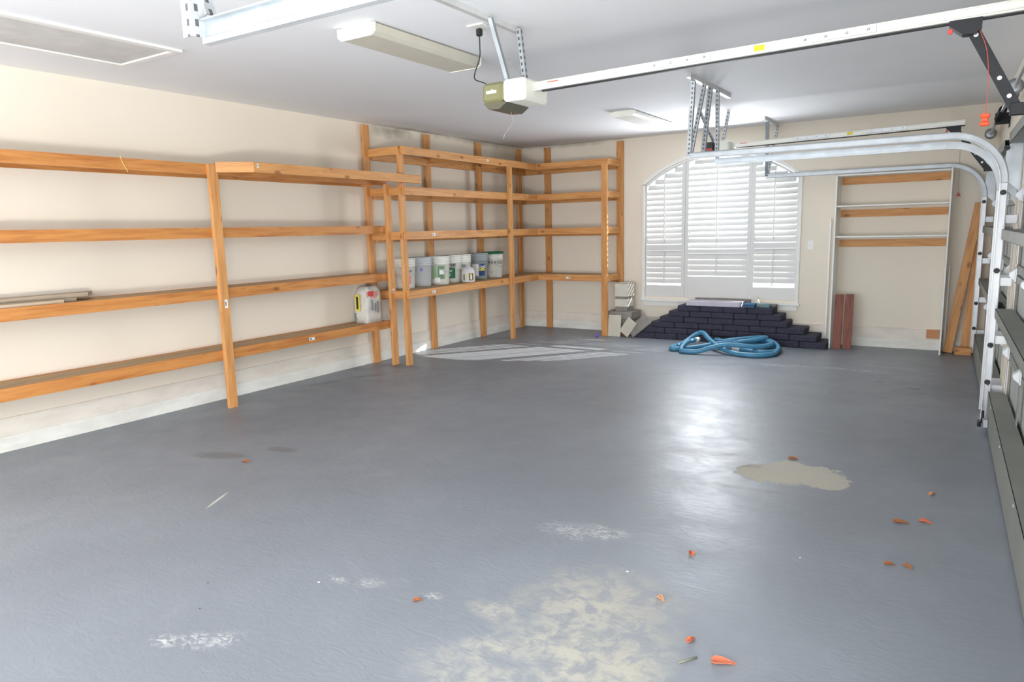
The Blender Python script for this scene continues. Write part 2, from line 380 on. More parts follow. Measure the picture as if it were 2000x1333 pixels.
# far wall with the arched window opening
WX0, WX1, WZ0, ZS, ZT = 2.005, 4.035, .53, 2.09, 2.45      # opening, spring line, crown
ARC = []
def arch(x0, x1, zs, zt, n=24):
    c = (x0+x1)/2; a = (x1-x0)/2; h = zt-zs; R_ = (a*a+h*h)/(2*h); zc = zt-R_
    th = math.asin(a/R_); return [(c+R_*math.sin(-th+2*th*k/n), zc+R_*math.cos(-th+2*th*k/n)) for k in range(n+1)]
bm = bmesh.new(); ar = arch(WX0, WX1, ZS, ZT)
box(bm, 0, WX0, 0, .15, 0, H); box(bm, WX1, 6.08, 0, .15, 0, H); box(bm, WX0, WX1, 0, .15, 0, WZ0)
for k in range(len(ar)-1):
    (xa, za), (xc, zc_) = ar[k], ar[k+1]
    prism(bm, [(xa, za), (xc, zc_), (xc, H), (xa, H)], 0, .15, 'y')
bmesh.ops.remove_doubles(bm, verts=bm.verts, dist=1e-5)
struct(obj('wall_far', bm, WALL))
# garage-door wall: two closed doors and the open doorway where the photographer stands
bm = bmesh.new(); T0, T1 = 0, .14; DH = 2.16
D1, D2, D3 = (-2.88, -.22), (-8.08, -3.32), (-11.4, -8.62)
for a, b_ in ((-.22, .0), (-3.32, -2.88), (-8.62, -8.08), (YB, -11.4)): box(bm, T0, T1, a, b_, 0, H)
for a, b_ in (D1, D2, D3): box(bm, T0, T1, a, b_, DH, H)
struct(obj('wall_right', bm, WALL, xf=XW))
struct(B('ground_outside', OUTG, None, 6.35, 16, -16, 6, -.16, -.04, 0))
# ledge and baseboards
YL = -11.9
for nm, x0, x1, y0, y1 in (('left', 0, .016, YL, 0), ('far', 0, 6.03, -.016, 0)):
    struct(B('baseboard_'+nm, BASEB, None, x0, x1, y0, y1, .0, .115, .002))
struct(B('trim_1', KICK, None, 0, .009, YL, 0, .115, .235, .001)); struct(B('trim_2', KICK, None, 0, 6.03, -.009, 0, .115, .235, .001))
struct(B('trim_3', KICK, None, 0, .014, YL, 0, .235, .248, .003)); struct(B('trim_4', KICK, None, 0, 6.03, -.014, 0, .235, .248, .003))

# ------------------------------------------------------------------ window: casing, glass, sill and three plantation shutters
win = struct(thing('window_1', (3.02, 0, .5), 'arched window in the far wall', 'window'))
for k in ('category', 'label'):
    if k in win: del win[k]
bm = bmesh.new(); box(bm, WX0, WX1, .10, .106, WZ0, ZS)
prism(bm, ar, .10, .106, 'y'); obj('glass', bm, GLASS, win)
bm = bmesh.new(); i_, o_ = arch(WX0, WX1, ZS, ZT), arch(1.968, 4.072, ZS+.02, ZT+.045)
box(bm, 1.968, WX0, -.03, 0, .50, ZS, .002); box(bm, WX1, 4.072, -.03, 0, .50, ZS, .002)
for k in range(len(i_)-1): prism(bm, [i_[k], i_[k+1], o_[k+1], o_[k]], -.03, 0, 'y')
prism(bm, [(1.968, ZS-.01), (WX0, ZS-.01), i_[0], o_[0]], -.03, 0, 'y'); prism(bm, [(WX1, ZS-.01), (4.072, ZS-.01), o_[-1], i_[-1]], -.03, 0, 'y')
obj('window_frame', bm, WHITE, win)
bm = bmesh.new()                     # sash bars outside the shutters
for x in (2.60, 3.44): box(bm, x-.02, x+.02, .075, .10, WZ0, 2.36)
box(bm, WX0, WX1, .075, .10, 1.37, 1.42); obj('sash_bars', bm, WHITE, win)
B('window_sill', WHITE, win, 1.955, 4.09, -.045, 0, .465, .50, .004); B('apron', WHITE, win, 1.985, 4.06, -.018, 0, .40, .465, .002)
def arch_z(x):
    c = (WX0+WX1)/2; a = (WX1-WX0)/2; h = ZT-ZS; R_ = (a*a+h*h)/(2*h); return ZT-R_+math.sqrt(max(0, R_*R_-(x-c)**2))
def louver(bm, x0, x1, z, yc, ang, w=.078, t=.009):
    m = Matrix.Translation((0, yc, z)) @ Matrix.Rotation(ang, 4, 'X')
    prof = [(-w/2, 0), (-w/4, t/2), (0, t*.62), (w/4, t/2), (w/2, 0), (w/4, -t/2), (0, -t*.62), (-w/4, -t/2)]
    prism(bm, prof, x0, x1, 'x', m)
def shutter(name, x0, x1, za_, zb_, lab, arched, sl, sr, bot, ang):
    z_mid = (za_+zb_)/2; hr = (zb_-za_)/2
    r = thing(name, ((x0+x1)/2, -.02, WZ0), lab, 'shutter', 'shutters across the arched window')
    yc = .022; ya, yb = .006, .038; gap = .004
    top = lambda x: arch_z(x) - .012
    bm = bmesh.new(); lo = WZ0+.001
    for xa, xc in ((x0+gap/2, x0+sl), (x1-sr, x1-gap/2)):
        if arched: prism(bm, [(xa, lo), (xc, lo), (xc, top(xc)), (xa, top(xa))], ya, yb, 'y')
        else: box(bm, xa, xc, ya, yb, lo, min(top(xa), top(xc)), .001)
    box(bm, x0+sl, x1-sr, ya, yb, lo, lo+bot, .001)                    # bottom rail
    box(bm, x0+sl, x1-sr, ya, yb, za_, zb_, .001)          # divider rail
    n = 12
    for k in range(n):                                                 # top rail follows the arch
        xa = x0+sl+(x1-x0-sl-sr)*k/n; xc = x0+sl+(x1-x0-sl-sr)*(k+1)/n
        prism(bm, [(xa, top(xa)-.03), (xc, top(xc)-.03), (xc, top(xc)), (xa, top(xa))], ya, yb, 'y')
    obj('shutter_frame', bm, SHUT, r)
    pitch = .0745
    bm = bmesh.new(); z = zb_+pitch*.55
    while z < ZT-.05:
        xa, xc = x0+sl+.002, x1-sr-.002
        if arched:
            while top(xa)-.035 < z+.02 and xa < xc: xa += .01
            while top(xc)-.035 < z+.02 and xc > xa: xc -= .01
        elif z > min(top(xa), top(xc))-.06: break
        if xc-xa > .05: louver(bm, xa, xc, z, yc, math.radians(ang))
        z += pitch
    obj('upper_louvers', bm, SHUT, r)
    bm = bmesh.new(); z = za_-pitch*.55
    while z > lo+bot+.03:
        louver(bm, x0+sl+.002, x1-sr-.002, z, yc, math.radians(LO_ANG)); z -= pitch
    obj('lower_louvers', bm, SHUT, r)
    xm = (x0+x1)/2
    B('tilt_rod', SHUT, r, xm-.006, xm+.006, -.034, -.022, z_mid+.06, top(xm)-.10, .001)
    B('tilt_rod', SHUT, r, xm-.006, xm+.006, -.034, -.022, lo+bot+.02, z_mid-.05, .001)
    return r
LO_ANG = 79
shutter('plantation_shutter', 2.007, 2.573, 1.172, 1.257, 'white louvered shutter panel at the left of the arched window, curved top', True, .020, .045, .16, 60)
shutter('plantation_shutter', 2.575, 3.456, 1.135, 1.189, 'widest white louvered shutter panel, middle of the arched window, brightest', True, .046, .046, .29, 47)
shutter('plantation_shutter', 3.458, 4.033, 1.198, 1.270, 'white louvered shutter panel at the right of the arched window, behind the low track', True, .044, .020, .16, 58)

# ------------------------------------------------------------------ long shelving unit on the left wall
sh = thing('shelving_unit', (.2, -5.8, 0), 'long pine plank shelving unit of four shelves along the left wall', 'shelving')
def post(parent, x0, x1, y0, y1, z1, z0=0, nm='post'): return B(nm, WZ, parent, x0, x1, y0, y1, z0, z1)
for y in (-7.93, -5.665): post(sh, .35, .388, y-.042, y+.042, 2.122)
post(sh, .312, .350, -3.50, -3.416, 2.05)
ZA = [.521, 1.064, 1.590, 2.122]
for i, z in enumerate(ZA):
    ye = -3.40 if i < 3 else -3.44
    bm = bmesh.new(); prism(bm, [(.312, -8.3), (.35, -8.3), (.35, -5.62), (.311, ye), (.273, ye), (.312, -5.62)], z-.089, z, 'z'); obj('front_rail', bm, WYL, sh)
    B('back_rail', WYL, sh, .0, .035, -8.3, -3.52, z-.089, z)
    bm = bmesh.new(); prism(bm, [(.037, -8.28), (.310, -8.28), (.310, -5.62), (.273, -3.52), (.037, -3.52)], z-.016, z-.002, 'z'); obj('shelf_board', bm, WD, sh)
    for y in (-8.3, -3.56): B('side_rail', WX, sh, .037, .27, y, y+.038, z-.089, z-.018)
# wider top section between the two posts
B('front_rail', WY, sh, .562, .600, -5.42, -3.18, 2.052, 2.141)
_L = math.hypot(.212, .225); bm = bmesh.new(); box(bm, 0, _L, 0, .036, 0, .0886, .001)
obj('side_rail', bm, WX, sh, local=Matrix.Translation((.3885, -5.645, 2.0522)) @ Matrix.Rotation(math.atan2(.225, .212), 4, 'Z'))
bm = bmesh.new(); prism(bm, [(.03, -5.60), (.385, -5.58), (.56, -5.38), (.56, -3.47), (.03, -3.52)], 2.124, 2.138, 'z'); obj('shelf_board', bm, WD, sh)
def sticker(parent, x, y, z, w=.05, h=.028, face='x', dots=True, vertical=False):
    if vertical: w, h = h, w
    if face == 'x': B('price_sticker', STK, parent, x, x+.0012, y-w/2, y+w/2, z-h/2, z+h/2, 0); B('printed_square', INK, parent, x+.0012, x+.0018, y-w*.32, y-w*.05, z-h*.25, z+h*.25, 0)
    else: B('price_sticker', STK, parent, x-w/2, x+w/2, y-.0012, y, z-h/2, z+h/2, 0); B('printed_square', INK, parent, x+w*.1, x+w*.35, y-.0018, y-.0012, z-h*.25, z+h*.25, 0)
sticker(sh, .388, -5.655, .93, .075, .028, vertical=True); sticker(sh, .336, -5.0+.32, .477, .07, .03); sticker(sh, .600, -5.40+.02, 2.11, .035, .02, vertical=True); sticker(sh, .350, -3.455, .855, .05, .022, vertical=True)
tw = bmesh.new(); tube(tw, smooth_path([(.352, -6.43, 2.135), (.357, -6.42, 2.09), (.357, -6.39, 2.03), (.345, -6.38, 2.018)], 6), .003, 6)
tag(obj('twine', tw, TWINE), 'loop of pale yellow twine hanging over the top left shelf rail', 'string')
# ------------------------------------------------------------------ corner shelving unit
cs = thing('corner_shelving_unit', (.5, -1.6, 0), 'tall L-shaped pine shelving unit filling the far left corner', 'shelving')
for y in (-3.45, -2.365, -1.235, -.172): B('wall_stud', WZ, cs, .0165, .054, y-.047, y+.047, .0, 2.715)
for x in (.455, 1.635): B('wall_stud', WZ, cs, x-.047, x+.047, -.054, -.0165, 0, 2.71)
ZB = [.855, 1.520, 2.010, 2.446]
B('post', WZ, cs, .484, .5215, -3.455, -3.372, 0, 2.446)
B('post', WZ, cs, .5275, .564, -1.29, -1.205, 0, 2.355); B('post', WZ, cs, 1.565, 1.650, -.5185, -.481, 0, 2.372)
for i, z in enumerate(ZB):
    bm = bmesh.new(); prism(bm, [(.522, -3.43), (.560, -3.43), (.514, -.48), (.476, -.48)], z-.089, z, 'z'); obj('front_rail', bm, WY, cs)
    B('front_rail', WX, cs, .515, 1.648, -.480, -.442, z-.089, z)
    B('back_rail', WY, cs, .056, .092, -3.39, -.06, z-.12, z-.03); B('back_rail', WX, cs, .10, 1.60, -.092, -.056, z-.12, z-.03)
    B('side_rail', WX, cs, .056, .483, -3.45, -3.412, z-.089, z); B('side_rail', WY, cs, 1.61, 1.648, -.441, -.056, z-.089, z)
    bm = bmesh.new(); prism(bm, [(.056, -3.370), (.520, -3.370), (.475, -.48), (.499, -.44), (.499, -.056), (.056, -.056)], z-.016, z-.002, 'z'); obj('shelf_board', bm, WD, cs); B('shelf_board', WDX, cs, .500, 1.608, -.440, -.056, z-.016, z-.002)
    for y in (-2.36, -1.24): B('cross_rail', WX, cs, .094, .480, y-.019, y+.019, z-.089, z-.018)
sticker(cs, .5535, -2.94, ZB[1]-.04, .06, .03); sticker(cs, .5535, -2.98, ZB[0]-.045, .06, .03); sticker(cs, .5345, -1.75, ZB[3]-.04, .05, .025)
sticker(cs, 1.02, -.480, ZB[0]-.045, .07, .03, 'y')

# ------------------------------------------------------------------ buckets
def cyl_patch(bm, cx, cy, rf, a0, a1, z0, z1, n=12, m=4, off=.0012):
    b = bmesh.new(); g = []
    for j in range(m+1):
        z = z0+(z1-z0)*j/m; g.append([b.verts.new((cx+(rf(z)+off)*math.cos(a0+(a1-a0)*k/n), cy+(rf(z)+off)*math.sin(a0+(a1-a0)*k/n), z)) for k in range(n+1)])
    for j in range(m):
        for k in range(n): f = b.faces.new((g[j][k], g[j][k+1], g[j+1][k+1], g[j+1][k])); f.smooth = True
    join(bm, b)
def cyl_text(name, txt, size, mat, parent, cx, cy, rf, ang, z, **kw):
    bm = text_mesh(txt, size, depth=.0004, **kw)
    for v in bm.verts:
        a = ang + v.co.x/rf(z); r = rf(z)+.0022+v.co.z; v.co = Vector((cx+r*math.cos(a), cy+r*math.sin(a), z+v.co.y))
    return obj(name, bm, mat, parent)
CAMA = -1.01                           # direction of the camera seen from the shelf
def bucket(y, x, lab, mat=BUCK, h=.355, rt_=.142, rb=.122, lid=None, ribs=3):
    z0 = ZB[0]; r = thing('bucket', (x, y, z0), lab, 'bucket', 'buckets on the corner shelf')
    rf = lambda z: rb+(rt_-rb)*(z-z0)/h
    prof = [(0.0005, z0), (rb-.004, z0), (rb, z0+.006)]
    zr = [z0+h*.72+k*h*.075 for k in range(ribs)]
    for zz in zr: prof += [(rf(zz), zz), (rf(zz)+.007, zz+.003), (rf(zz)+.007, zz+.007), (rf(zz)+.001, zz+.010)]
    prof += [(rf(z0+h-.014), z0+h-.014), (rt_+.006, z0+h-.012), (rt_+.006, z0+h)]
    if lid is None: prof += [(rt_-.004, z0+h), (rb-.005, z0+.004), (0.0005, z0+.004)]
    else: prof += [(0.0005, z0+h)]
    bm = bmesh.new(); lathe(bm, prof, 36, x, y); obj('bucket_body', bm, mat, r)
    if lid:
        bm = bmesh.new(); lathe(bm, [(rt_+.007, z0+h-.016), (rt_+.011, z0+h-.018), (rt_+.012, z0+h+.006), (rt_+.002, z0+h+.010), (rt_-.004, z0+h+.005), (.0005, z0+h+.005)], 36, x, y); obj('lid', bm, lid, r)
    if mat is not CLEARP:
        bm = bmesh.new(); pts = [(x+(rt_+.010)*math.cos(CAMA+.95+t*1.35), y+(rt_+.010)*math.sin(CAMA+.95+t*1.35), z0+h*.80-.13*math.sin(PI*(t+1)/2)) for t in [k/10*2-1 for k in range(11)]]
        tube(bm, pts, .0022, 6); obj('handle', bm, GALV, r)
    return r, rf, z0
def label_patch(r, rf, x, y, a0, a1, z0, z1, mat, nm='label', off=.0012):
    bm = bmesh.new(); cyl_patch(bm, x, y, rf, CAMA+a0, CAMA+a1, z0, z1, off=off); return obj(nm, bm, mat, r)
z0 = ZB[0]
bx = .205
r, rf, _ = bucket(-3.10, bx, 'plain white bucket behind the near corner post, leftmost of the bucket row')
label_patch(r, rf, bx, -3.10, .42, .95, z0+.19, z0+.215, GINK); label_patch(r, rf, bx, -3.10, .45, .9, z0+.04, z0+.16, STK); label_patch(r, rf, bx, -3.10, .5, .85, z0+.05, z0+.15, PINKP, 'picture', .002)
r, rf, _ = bucket(-2.79, bx, 'cloudy translucent bucket with a small violet square, second from the left', CLEARP)
label_patch(r, rf, bx, -2.79, .1, .3, z0+.19, z0+.225, LILAC)
r, rf, _ = bucket(-2.48, bx+.04, 'white bucket with a pale green printed label, ribbed rim')
label_patch(r, rf, bx+.04, -2.48, -.6, .75, z0+.07, z0+.24, GREENP); label_patch(r, rf, bx+.04, -2.48, .0, .6, z0+.075, z0+.235, plain('grey_green_print', (112, 140, 112), .5), 'picture', .002); label_patch(r, rf, bx+.04, -2.48, .15, .6, z0+.13, z0+.19, STK, 'caption', .003); label_patch(r, rf, bx+.04, -2.48, -.35, .2, z0+.03, z0+.09, STK, 'caption', .003)
r, rf, _ = bucket(-2.175, bx, 'white bucket with a bright green leaf label, behind the rounded jug')
label_patch(r, rf, bx, -2.175, -.45, .5, z0+.06, z0+.20, GREEN); label_patch(r, rf, bx, -2.175, -.3, .0, z0+.085, z0+.125, plain('leaf_print', (176, 206, 188), .5), 'leaf_mark', .002); label_patch(r, rf, bx, -2.175, -.25, .15, z0+.14, z0+.165, MATS['leaf_print'], 'leaf_mark', .002)
cyl_text('lettering', 'Dust', .062, INK, r, bx, -2.175, rf, CAMA+.1, z0+.232, bold=.002)
r, rf, _ = bucket(-1.968, bx, 'tall white bucket with a grey caption band, between green label and blue label')
label_patch(r, rf, bx, -1.968, -.55, .6, z0+.19, z0+.225, GINK); label_patch(r, rf, bx, -1.968, -.45, -.15, z0+.195, z0+.22, INK, 'caption', .002)
label_patch(r, rf, bx, -1.968, -.5, .55, z0+.165, z0+.185, STK, 'caption')
r, rf, _ = bucket(-1.57, bx, 'grey bucket with a blue and yellow label, next to the green-lidded bucket', BUCKG)
label_patch(r, rf, bx, -1.57, -.65, .1, z0+.05, z0+.21, STK); label_patch(r, rf, bx, -1.57, .1, .85, z0+.05, z0+.21, BLUEP); label_patch(r, rf, bx, -1.57, .15, .8, z0+.12, z0+.135, YELP, 'caption', .002)
cyl_text('lettering', 'Cool', .05, STK, r, bx, -1.57, rf, CAMA+.45, z0+.175, bold=.002)
cyl_text('lettering', 'Coat', .04, YELP, r, bx, -1.57, rf, CAMA+.45, z0+.148, bold=.002)
r, rf, _ = bucket(-1.225, bx+.02, 'white bucket with dark green lid, rightmost of the bucket row', lid=GREEN, ribs=1, h=.35)
cyl_text('lettering', 'REXOLI', .050, INK, r, bx+.02, -1.225, rf, CAMA+.36, z0+.212, bold=.001, space=1.45)
label_patch(r, rf, bx+.02, -1.225, -.3, .0, z0+.06, z0+.10, plain('grey_smudge', (190, 190, 182), .6), 'smudge')
# rounded printed jug in front
jg = thing('plastic_jug', (.43, -2.11, z0), 'squat white rounded plastic jug with a picture label, standing in front of the buckets', 'jug')
bm = bmesh.new(); prof = [(.0005, z0), (.078, z0), (.086, z0+.01), (.088, z0+.13), (.075, z0+.17), (.045, z0+.195), (.03, z0+.20), (.03, z0+.215), (.0005, z0+.215)]
lathe(bm, prof, 30, .43, -2.11); obj('jug_body', bm, plain('pearl_plastic', (206, 202, 204), .35, var=.03), jg)
rfj = lambda z: .088
for a0, a1, za, zb, mt, off in ((-1.0, 1.1, .02, .125, CARD, .0012), (-.75, -.45, .03, .11, MATS['grey_green_print'], .002), (.15, .85, .03, .12, plain('brown_print', (96, 82, 78), .5), .002), (.32, .62, .04, .112, YELP, .003), (.38, .58, .04, .09, STK, .004)):
    bm = bmesh.new(); cyl_patch(bm, .43, -2.11, rfj, CAMA+a0, CAMA+a1, z0+za, z0+zb, off=off); obj('label' if off < .0015 else 'picture', bm, mt, jg)
# paper bag on the bottom left shelf
zb = ZA[0]
bg_ = thing('mortar_bag', (.22, -3.68, zb), 'crumpled white and red paper bag on the lowest left shelf', 'bag')
def crumple(bm, amp, seed=1):
    rnd = random.Random(seed)
    for v in bm.verts: v.co += Vector((rnd.uniform(-amp, amp), rnd.uniform(-amp, amp), rnd.uniform(-amp, amp)*.5))
def bag_mesh(x0, x1, y0, y1, za, zt, amp=.006):
    b = bmesh.new(); bmesh.ops.create_cube(b, size=1); bmesh.ops.subdivide_edges(b, edges=b.edges[:], cuts=5, use_grid_fill=True)
    for v in b.verts:
        u, w, t = v.co.x, v.co.y, v.co.z+.5; pin = 1-.35*max(0, (t-.8)/.2); bul = 1+.05*math.sin(PI*t)
        v.co = Vector(((x0+x1)/2+u*(x1-x0)*pin*bul, (y0+y1)/2+w*(y1-y0)*(1-.25*max(0, (t-.7)/.3)) + .02*max(0, t-.7), za+t*(zt-za)))
    crumple(b, amp, 5)
    mz = min(v.co.z for v in b.verts)
    for v in b.verts:
        if v.co.z < za+.004: v.co.z = za
        v.co.z = max(v.co.z, za)
    for f in b.faces: f.smooth = True
    return b
b = bag_mesh(.10, .28, -3.83, -3.60, zb, .93); obj('bag_body', b, BAGM, bg_)
def quad(bm, pts, t=.0015, n=None):
    b = bmesh.new(); vs = [Vector(p) for p in pts]; nn = (vs[1]-vs[0]).cross(vs[2]-vs[0]).normalized() if n is None else Vector(n)
    a = [b.verts.new(p) for p in vs]; c = [b.verts.new(p+nn*t) for p in vs]
    b.faces.new(a[::-1]); b.faces.new(c); m_ = len(vs)
    for i in range(m_): b.faces.new((a[i], a[(i+1) % m_], c[(i+1) % m_], c[i]))
    bmesh.ops.recalc_face_normals(b, faces=b.faces[:]); join(bm, b)
def fquad(name, mat, y0, y1, za, zt, x=.302, par=bg_):
    bm = bmesh.new(); box(bm, x-.012, x, y0, y1, za, zt); return obj(name, bm, mat, par)
def sq(name, mat, x0, x1, za, zt, y=-3.862, par=bg_):
    bm = bmesh.new(); box(bm, x0, x1, y, y+.012, za, zt); return obj(name, bm, mat, par)
fquad('print_patch', PINKP, -3.82, -3.64, .80, .87, .283); fquad('print_patch', REDP, -3.80, -3.72, .82, .875, .286)
for y, za, zt in ((-3.76, .66, .78), (-3.71, .65, .74), (-3.67, .63, .76)): fquad('text_line', GINK, y-.006, y+.006, za, zt, .305)
sq('print_patch', YELP, .14, .20, .66, .84, -3.858); sq('text_line', INK, .155, .185, .68, .82, -3.860)
sq('print_patch', GINK, .10, .115, .55, .63, -3.845)
bg2 = bag_mesh(.03, .23, -3.58, -3.535, zb, .78, .003); tag(obj('paper_sack', bg2, CARD), 'narrow folded paper sack behind the red and white bag', 'sack')
# old boards lying on the second left shelf
def lying(name, pts, z0_, z1_, mat, lab):
    bm = bmesh.new(); prism(bm, pts, z0_, z1_, 'z'); return tag(obj(name, bm, mat), lab, 'board', 'boards on the left shelf')
OLDW = wood('weathered_board', 1, (176, 160, 140), (134, 116, 96), .3)
OLDW2 = wood('pale_offcut', 1, (204, 186, 164), (168, 146, 120), .2)
lying('wood_board', [(.23, -7.9), (.305, -7.9), (.305, -6.93), (.25, -6.90)], 1.064, 1.085, OLDW2, 'pale thin offcut board at the front edge of the second left shelf')
lying('wood_board', [(.03, -8.0), (.20, -8.0), (.22, -6.80), (.08, -6.76)], 1.064, 1.088, OLDW, 'weathered grey board lowest in the pile on the left shelf')
lying('wood_board', [(.02, -8.0), (.16, -8.0), (.19, -6.70), (.05, -6.60)], 1.089, 1.118, OLDW, 'weathered grey board topmost in the pile on the left shelf')

# ------------------------------------------------------------------ ceiling: attic hatch and two fluorescent fixtures
ht = thing('attic_hatch', (.99, -7.4, H-.03), 'white framed attic hatch in the ceiling at upper left', 'hatch')
x0, x1, y0, y1 = .64, 1.345, -8.3, -6.49
bm = bmesh.new(); box(bm, x0, x1, y0, y0+.055, H-.018, H-.001, .003); box(bm, x0, x1, y1-.055, y1, H-.018, H-.001, .003); box(bm, x0, x0+.055, y0+.0552, y1-.0552, H-.018, H-.001, .001); box(bm, x1-.055, x1, y0+.0552, y1-.0552, H-.018, H-.001, .001)
obj('hatch_trim', bm, WHITE, ht); B('hatch_panel', plain('hatch_grey', (212, 211, 209), .7), ht, x0+.055, x1-.055, y0+.055, y1-.055, H-.008, H-.001, 0)
def fixture(x0, x1, y0, y1, lab, lens, h=.075):
    r = thing('fluorescent_light', ((x0+x1)/2, (y0+y1)/2, H-h), lab, 'ceiling light', 'fluorescent ceiling lights')
    B('housing', CREAM, r, x0+.03, x1-.03, y0+.01, y1-.01, H-.04, H-.001, .002)
    xm = (x0+x1)/2; prof = [(x0, H-.012), (x0+.004, H-h+.02), (x0+.03, H-h), (x1-.03, H-h), (x1-.004, H-h+.02), (x1, H-.012), (x1-.01, H-.010), (x0+.01, H-.010)]
    bm = bmesh.new(); prism(bm, prof, y0+.012, y1-.012, 'y'); obj('diffuser', bm, lens, r)
    for ya in (y0, y1-.012):
        bm = bmesh.new(); prism(bm, [(x0-.004, H-.008), (x0-.002, H-h+.018), (x0+.028, H-h-.004), (x1-.028, H-h-.004), (x1+.002, H-h+.018), (x1+.004, H-.008)], ya, ya+.012, 'y'); obj('end_cap', bm, CREAM, r)
fixture(2.50, 2.80, -6.22, -5.12, 'white wraparound fluorescent light on the ceiling, the nearer one left of the opener', LENS)
fixture(2.50, 2.78, -2.27, -1.05, 'white wraparound fluorescent light on the ceiling, far one near the window', LENSW, .06)

# ------------------------------------------------------------------ garage door openers
def opener(name, yo, xm0, lab, near):
    """xm0: rear end of the motor head"""
    zb_ = 2.255 if near else 2.285
    r = thing(name, (xm0+.15, yo, zb_), lab, 'garage door opener')
    w0, w1 = (-.105, .165) if near else (-.12, .12); L_ = .30
    bm = bmesh.new(); box(bm, xm0+.145, xm0+L_, yo+w0, yo+w1, zb_, zb_+.125, .014); obj('motor_housing', bm, CREAM, r)
    bm = bmesh.new(); box(bm, xm0, xm0+.145, yo+w0-.004, yo+w1+.004, zb_+.002, zb_+.12, .018); obj('light_lens', bm, OLIVE if near else DARK, r)
    bm = bmesh.new(); prism(bm, [(xm0+.005, zb_+.005), (xm0+.04, zb_-.032), (xm0+.12, zb_-.036), (xm0+.17, zb_-.002), (xm0+.15, zb_+.004)], yo+w0+.005, yo+w1-.01, 'y'); obj('lens_bottom', bm, OLIVED if near else DARK, r)
    if near:
        B('badge', STK, r, xm0+.035, xm0+.105, yo+w0-.0062, yo+w0-.004, zb_+.055, zb_+.072, .0)
        bm = bmesh.new(); prism(bm, [(xm0+.068, zb_+.072), (xm0+.084, zb_+.072), (xm0+.076, zb_+.080)], yo+w0-.0062, yo+w0-.004, 'y'); obj('badge_peak', bm, STK, r)
        text_obj('badge_lettering', 'GENIE', .015, GINK, r, (xm0+.07, yo+w0-.0066, zb_+.0635), (1, 0, 0), (0, 0, 1), depth=.0003)
    else:
        B('badge', REDP, r, xm0+.03, xm0+.12, yo+w0-.0062, yo+w0-.004, zb_+.03, zb_+.05, 0)
    xr0, xr1 = xm0+L_-.005, (5.95 if near else 5.74); zr0 = zb_+.058 if near else zb_+.05; hh = .052
    zr1 = zr0+.035
    m = Matrix.Translation((xr0, yo+.02, zr0)) @ Matrix.Rotation(-math.atan2(zr1-zr0, xr1-xr0), 4, 'Y'); L = xr1-xr0
    bm = bmesh.new(); box(bm, 0, L, -.008, .008, .010, hh, .002); box(bm, 0, L, -.028, .028, 0, .010, .002); box(bm, 0, L, -.011, .011, hh-.008, hh, .002)
    obj('rail', bm, RAILM, r, xf=m)
    bm = bmesh.new(); box(bm, .05, L, -.010, .010, -.007, -.0005, 0); obj('drive_belt', bm, BLACK, r, xf=m)
    for s in (.30, .62):                                  # joint sleeves with bolts
        bm = bmesh.new(); box(bm, L*s, L*s+.34, -.012, .012, .012, hh-.004, .002); sl = obj('rail_joint', bm, GALVW, r, xf=m)
        for k in range(4):
            bm = bmesh.new(); box(bm, L*s+.03+k*.09, L*s+.042+k*.09, -.018, -.012, .026, .036, .002); obj('bolt', bm, GALV, sl, xf=m)
    bm = bmesh.new(); box(bm, L*.535, L*.535+.05, -.0135, -.012, .018, .042); obj('sticker', bm, YSTK, r, xf=m)
    bm = bmesh.new(); box(bm, .09, .16, -.0105, -.009, .020, .036); obj('sticker', bm, STK, r, xf=m)
    bm = bmesh.new(); box(bm, .09, .16, -.0105, -.009, .036, .042); obj('sticker', bm, ORANGE, r, xf=m)
    # trolley, arm, release cord
    xt = 5.745 if near else 5.66
    zt = zr0+(xt-xr0)*(zr1-zr0)/(xr1-xr0)
    bm = bmesh.new(); prism(bm, [(xt-.07, zt), (xt+.05, zt), (xt+.05, zt-.035), (xt+.03, zt-.065), (xt-.02, zt-.06), (xt-.07, zt-.02)], yo-.02, yo+.05, 'y'); obj('trolley', bm, BLACK, r)
    bm = bmesh.new(); box(bm, xt-.072, xt-.055, yo-.028, yo-.02, zt-.055, zt-.035, .002); obj('release_lever', bm, REDP, r)
    end = Vector((5.935, yo+.02, 1.965)) if near else Vector((5.93, yo+.02, 1.97))
    p = Vector((xt+.02, yo+.02, zt-.045)); m2, L2 = frame_mat(p, end, (0, 1, 0)); bm = bmesh.new(); box(bm, -.023, .023, -.004, .004, -.02, L2, .001)
    arm = obj('arm', bm, BLACK, r, local=m2)
    for s in (.06, .62, .85):
        bm = bmesh.new(); q = p+(end-p)*s; b = bmesh.new(); bmesh.ops.create_cone(b, segments=12, radius1=.009, radius2=.009, depth=.012, cap_ends=True); b.transform(Matrix.Translation(q+Vector((0, -.008, 0))) @ Matrix.Rotation(PI/2, 4, 'X')); join(bm, b); obj('bolt', bm, GALVW, arm)
    bm = bmesh.new(); box(bm, end.x-.02, end.x+.05, end.y-.02, end.y+.02, end.z-.03, end.z+.02, .002); obj('door_bracket', bm, BLACK, r)
    return r, zb_, zr0
nr, znb, znr = opener('garage_door_opener', -5.75, 3.30, 'near garage door opener, olive and white motor with a long white rail', True)
cdr = thing('release_cord', (5.80, -5.79, 1.9), 'red emergency release cord with an orange handle hanging from the near opener rail', 'cord')
bm = bmesh.new(); tube(bm, smooth_path([(5.785, -5.755, 2.30), (5.818, -5.79, 2.20), (5.832, -5.79, 2.06), (5.829, -5.79, 1.935)], 6), .0016, 6); obj('rope', bm, ROPE, cdr)
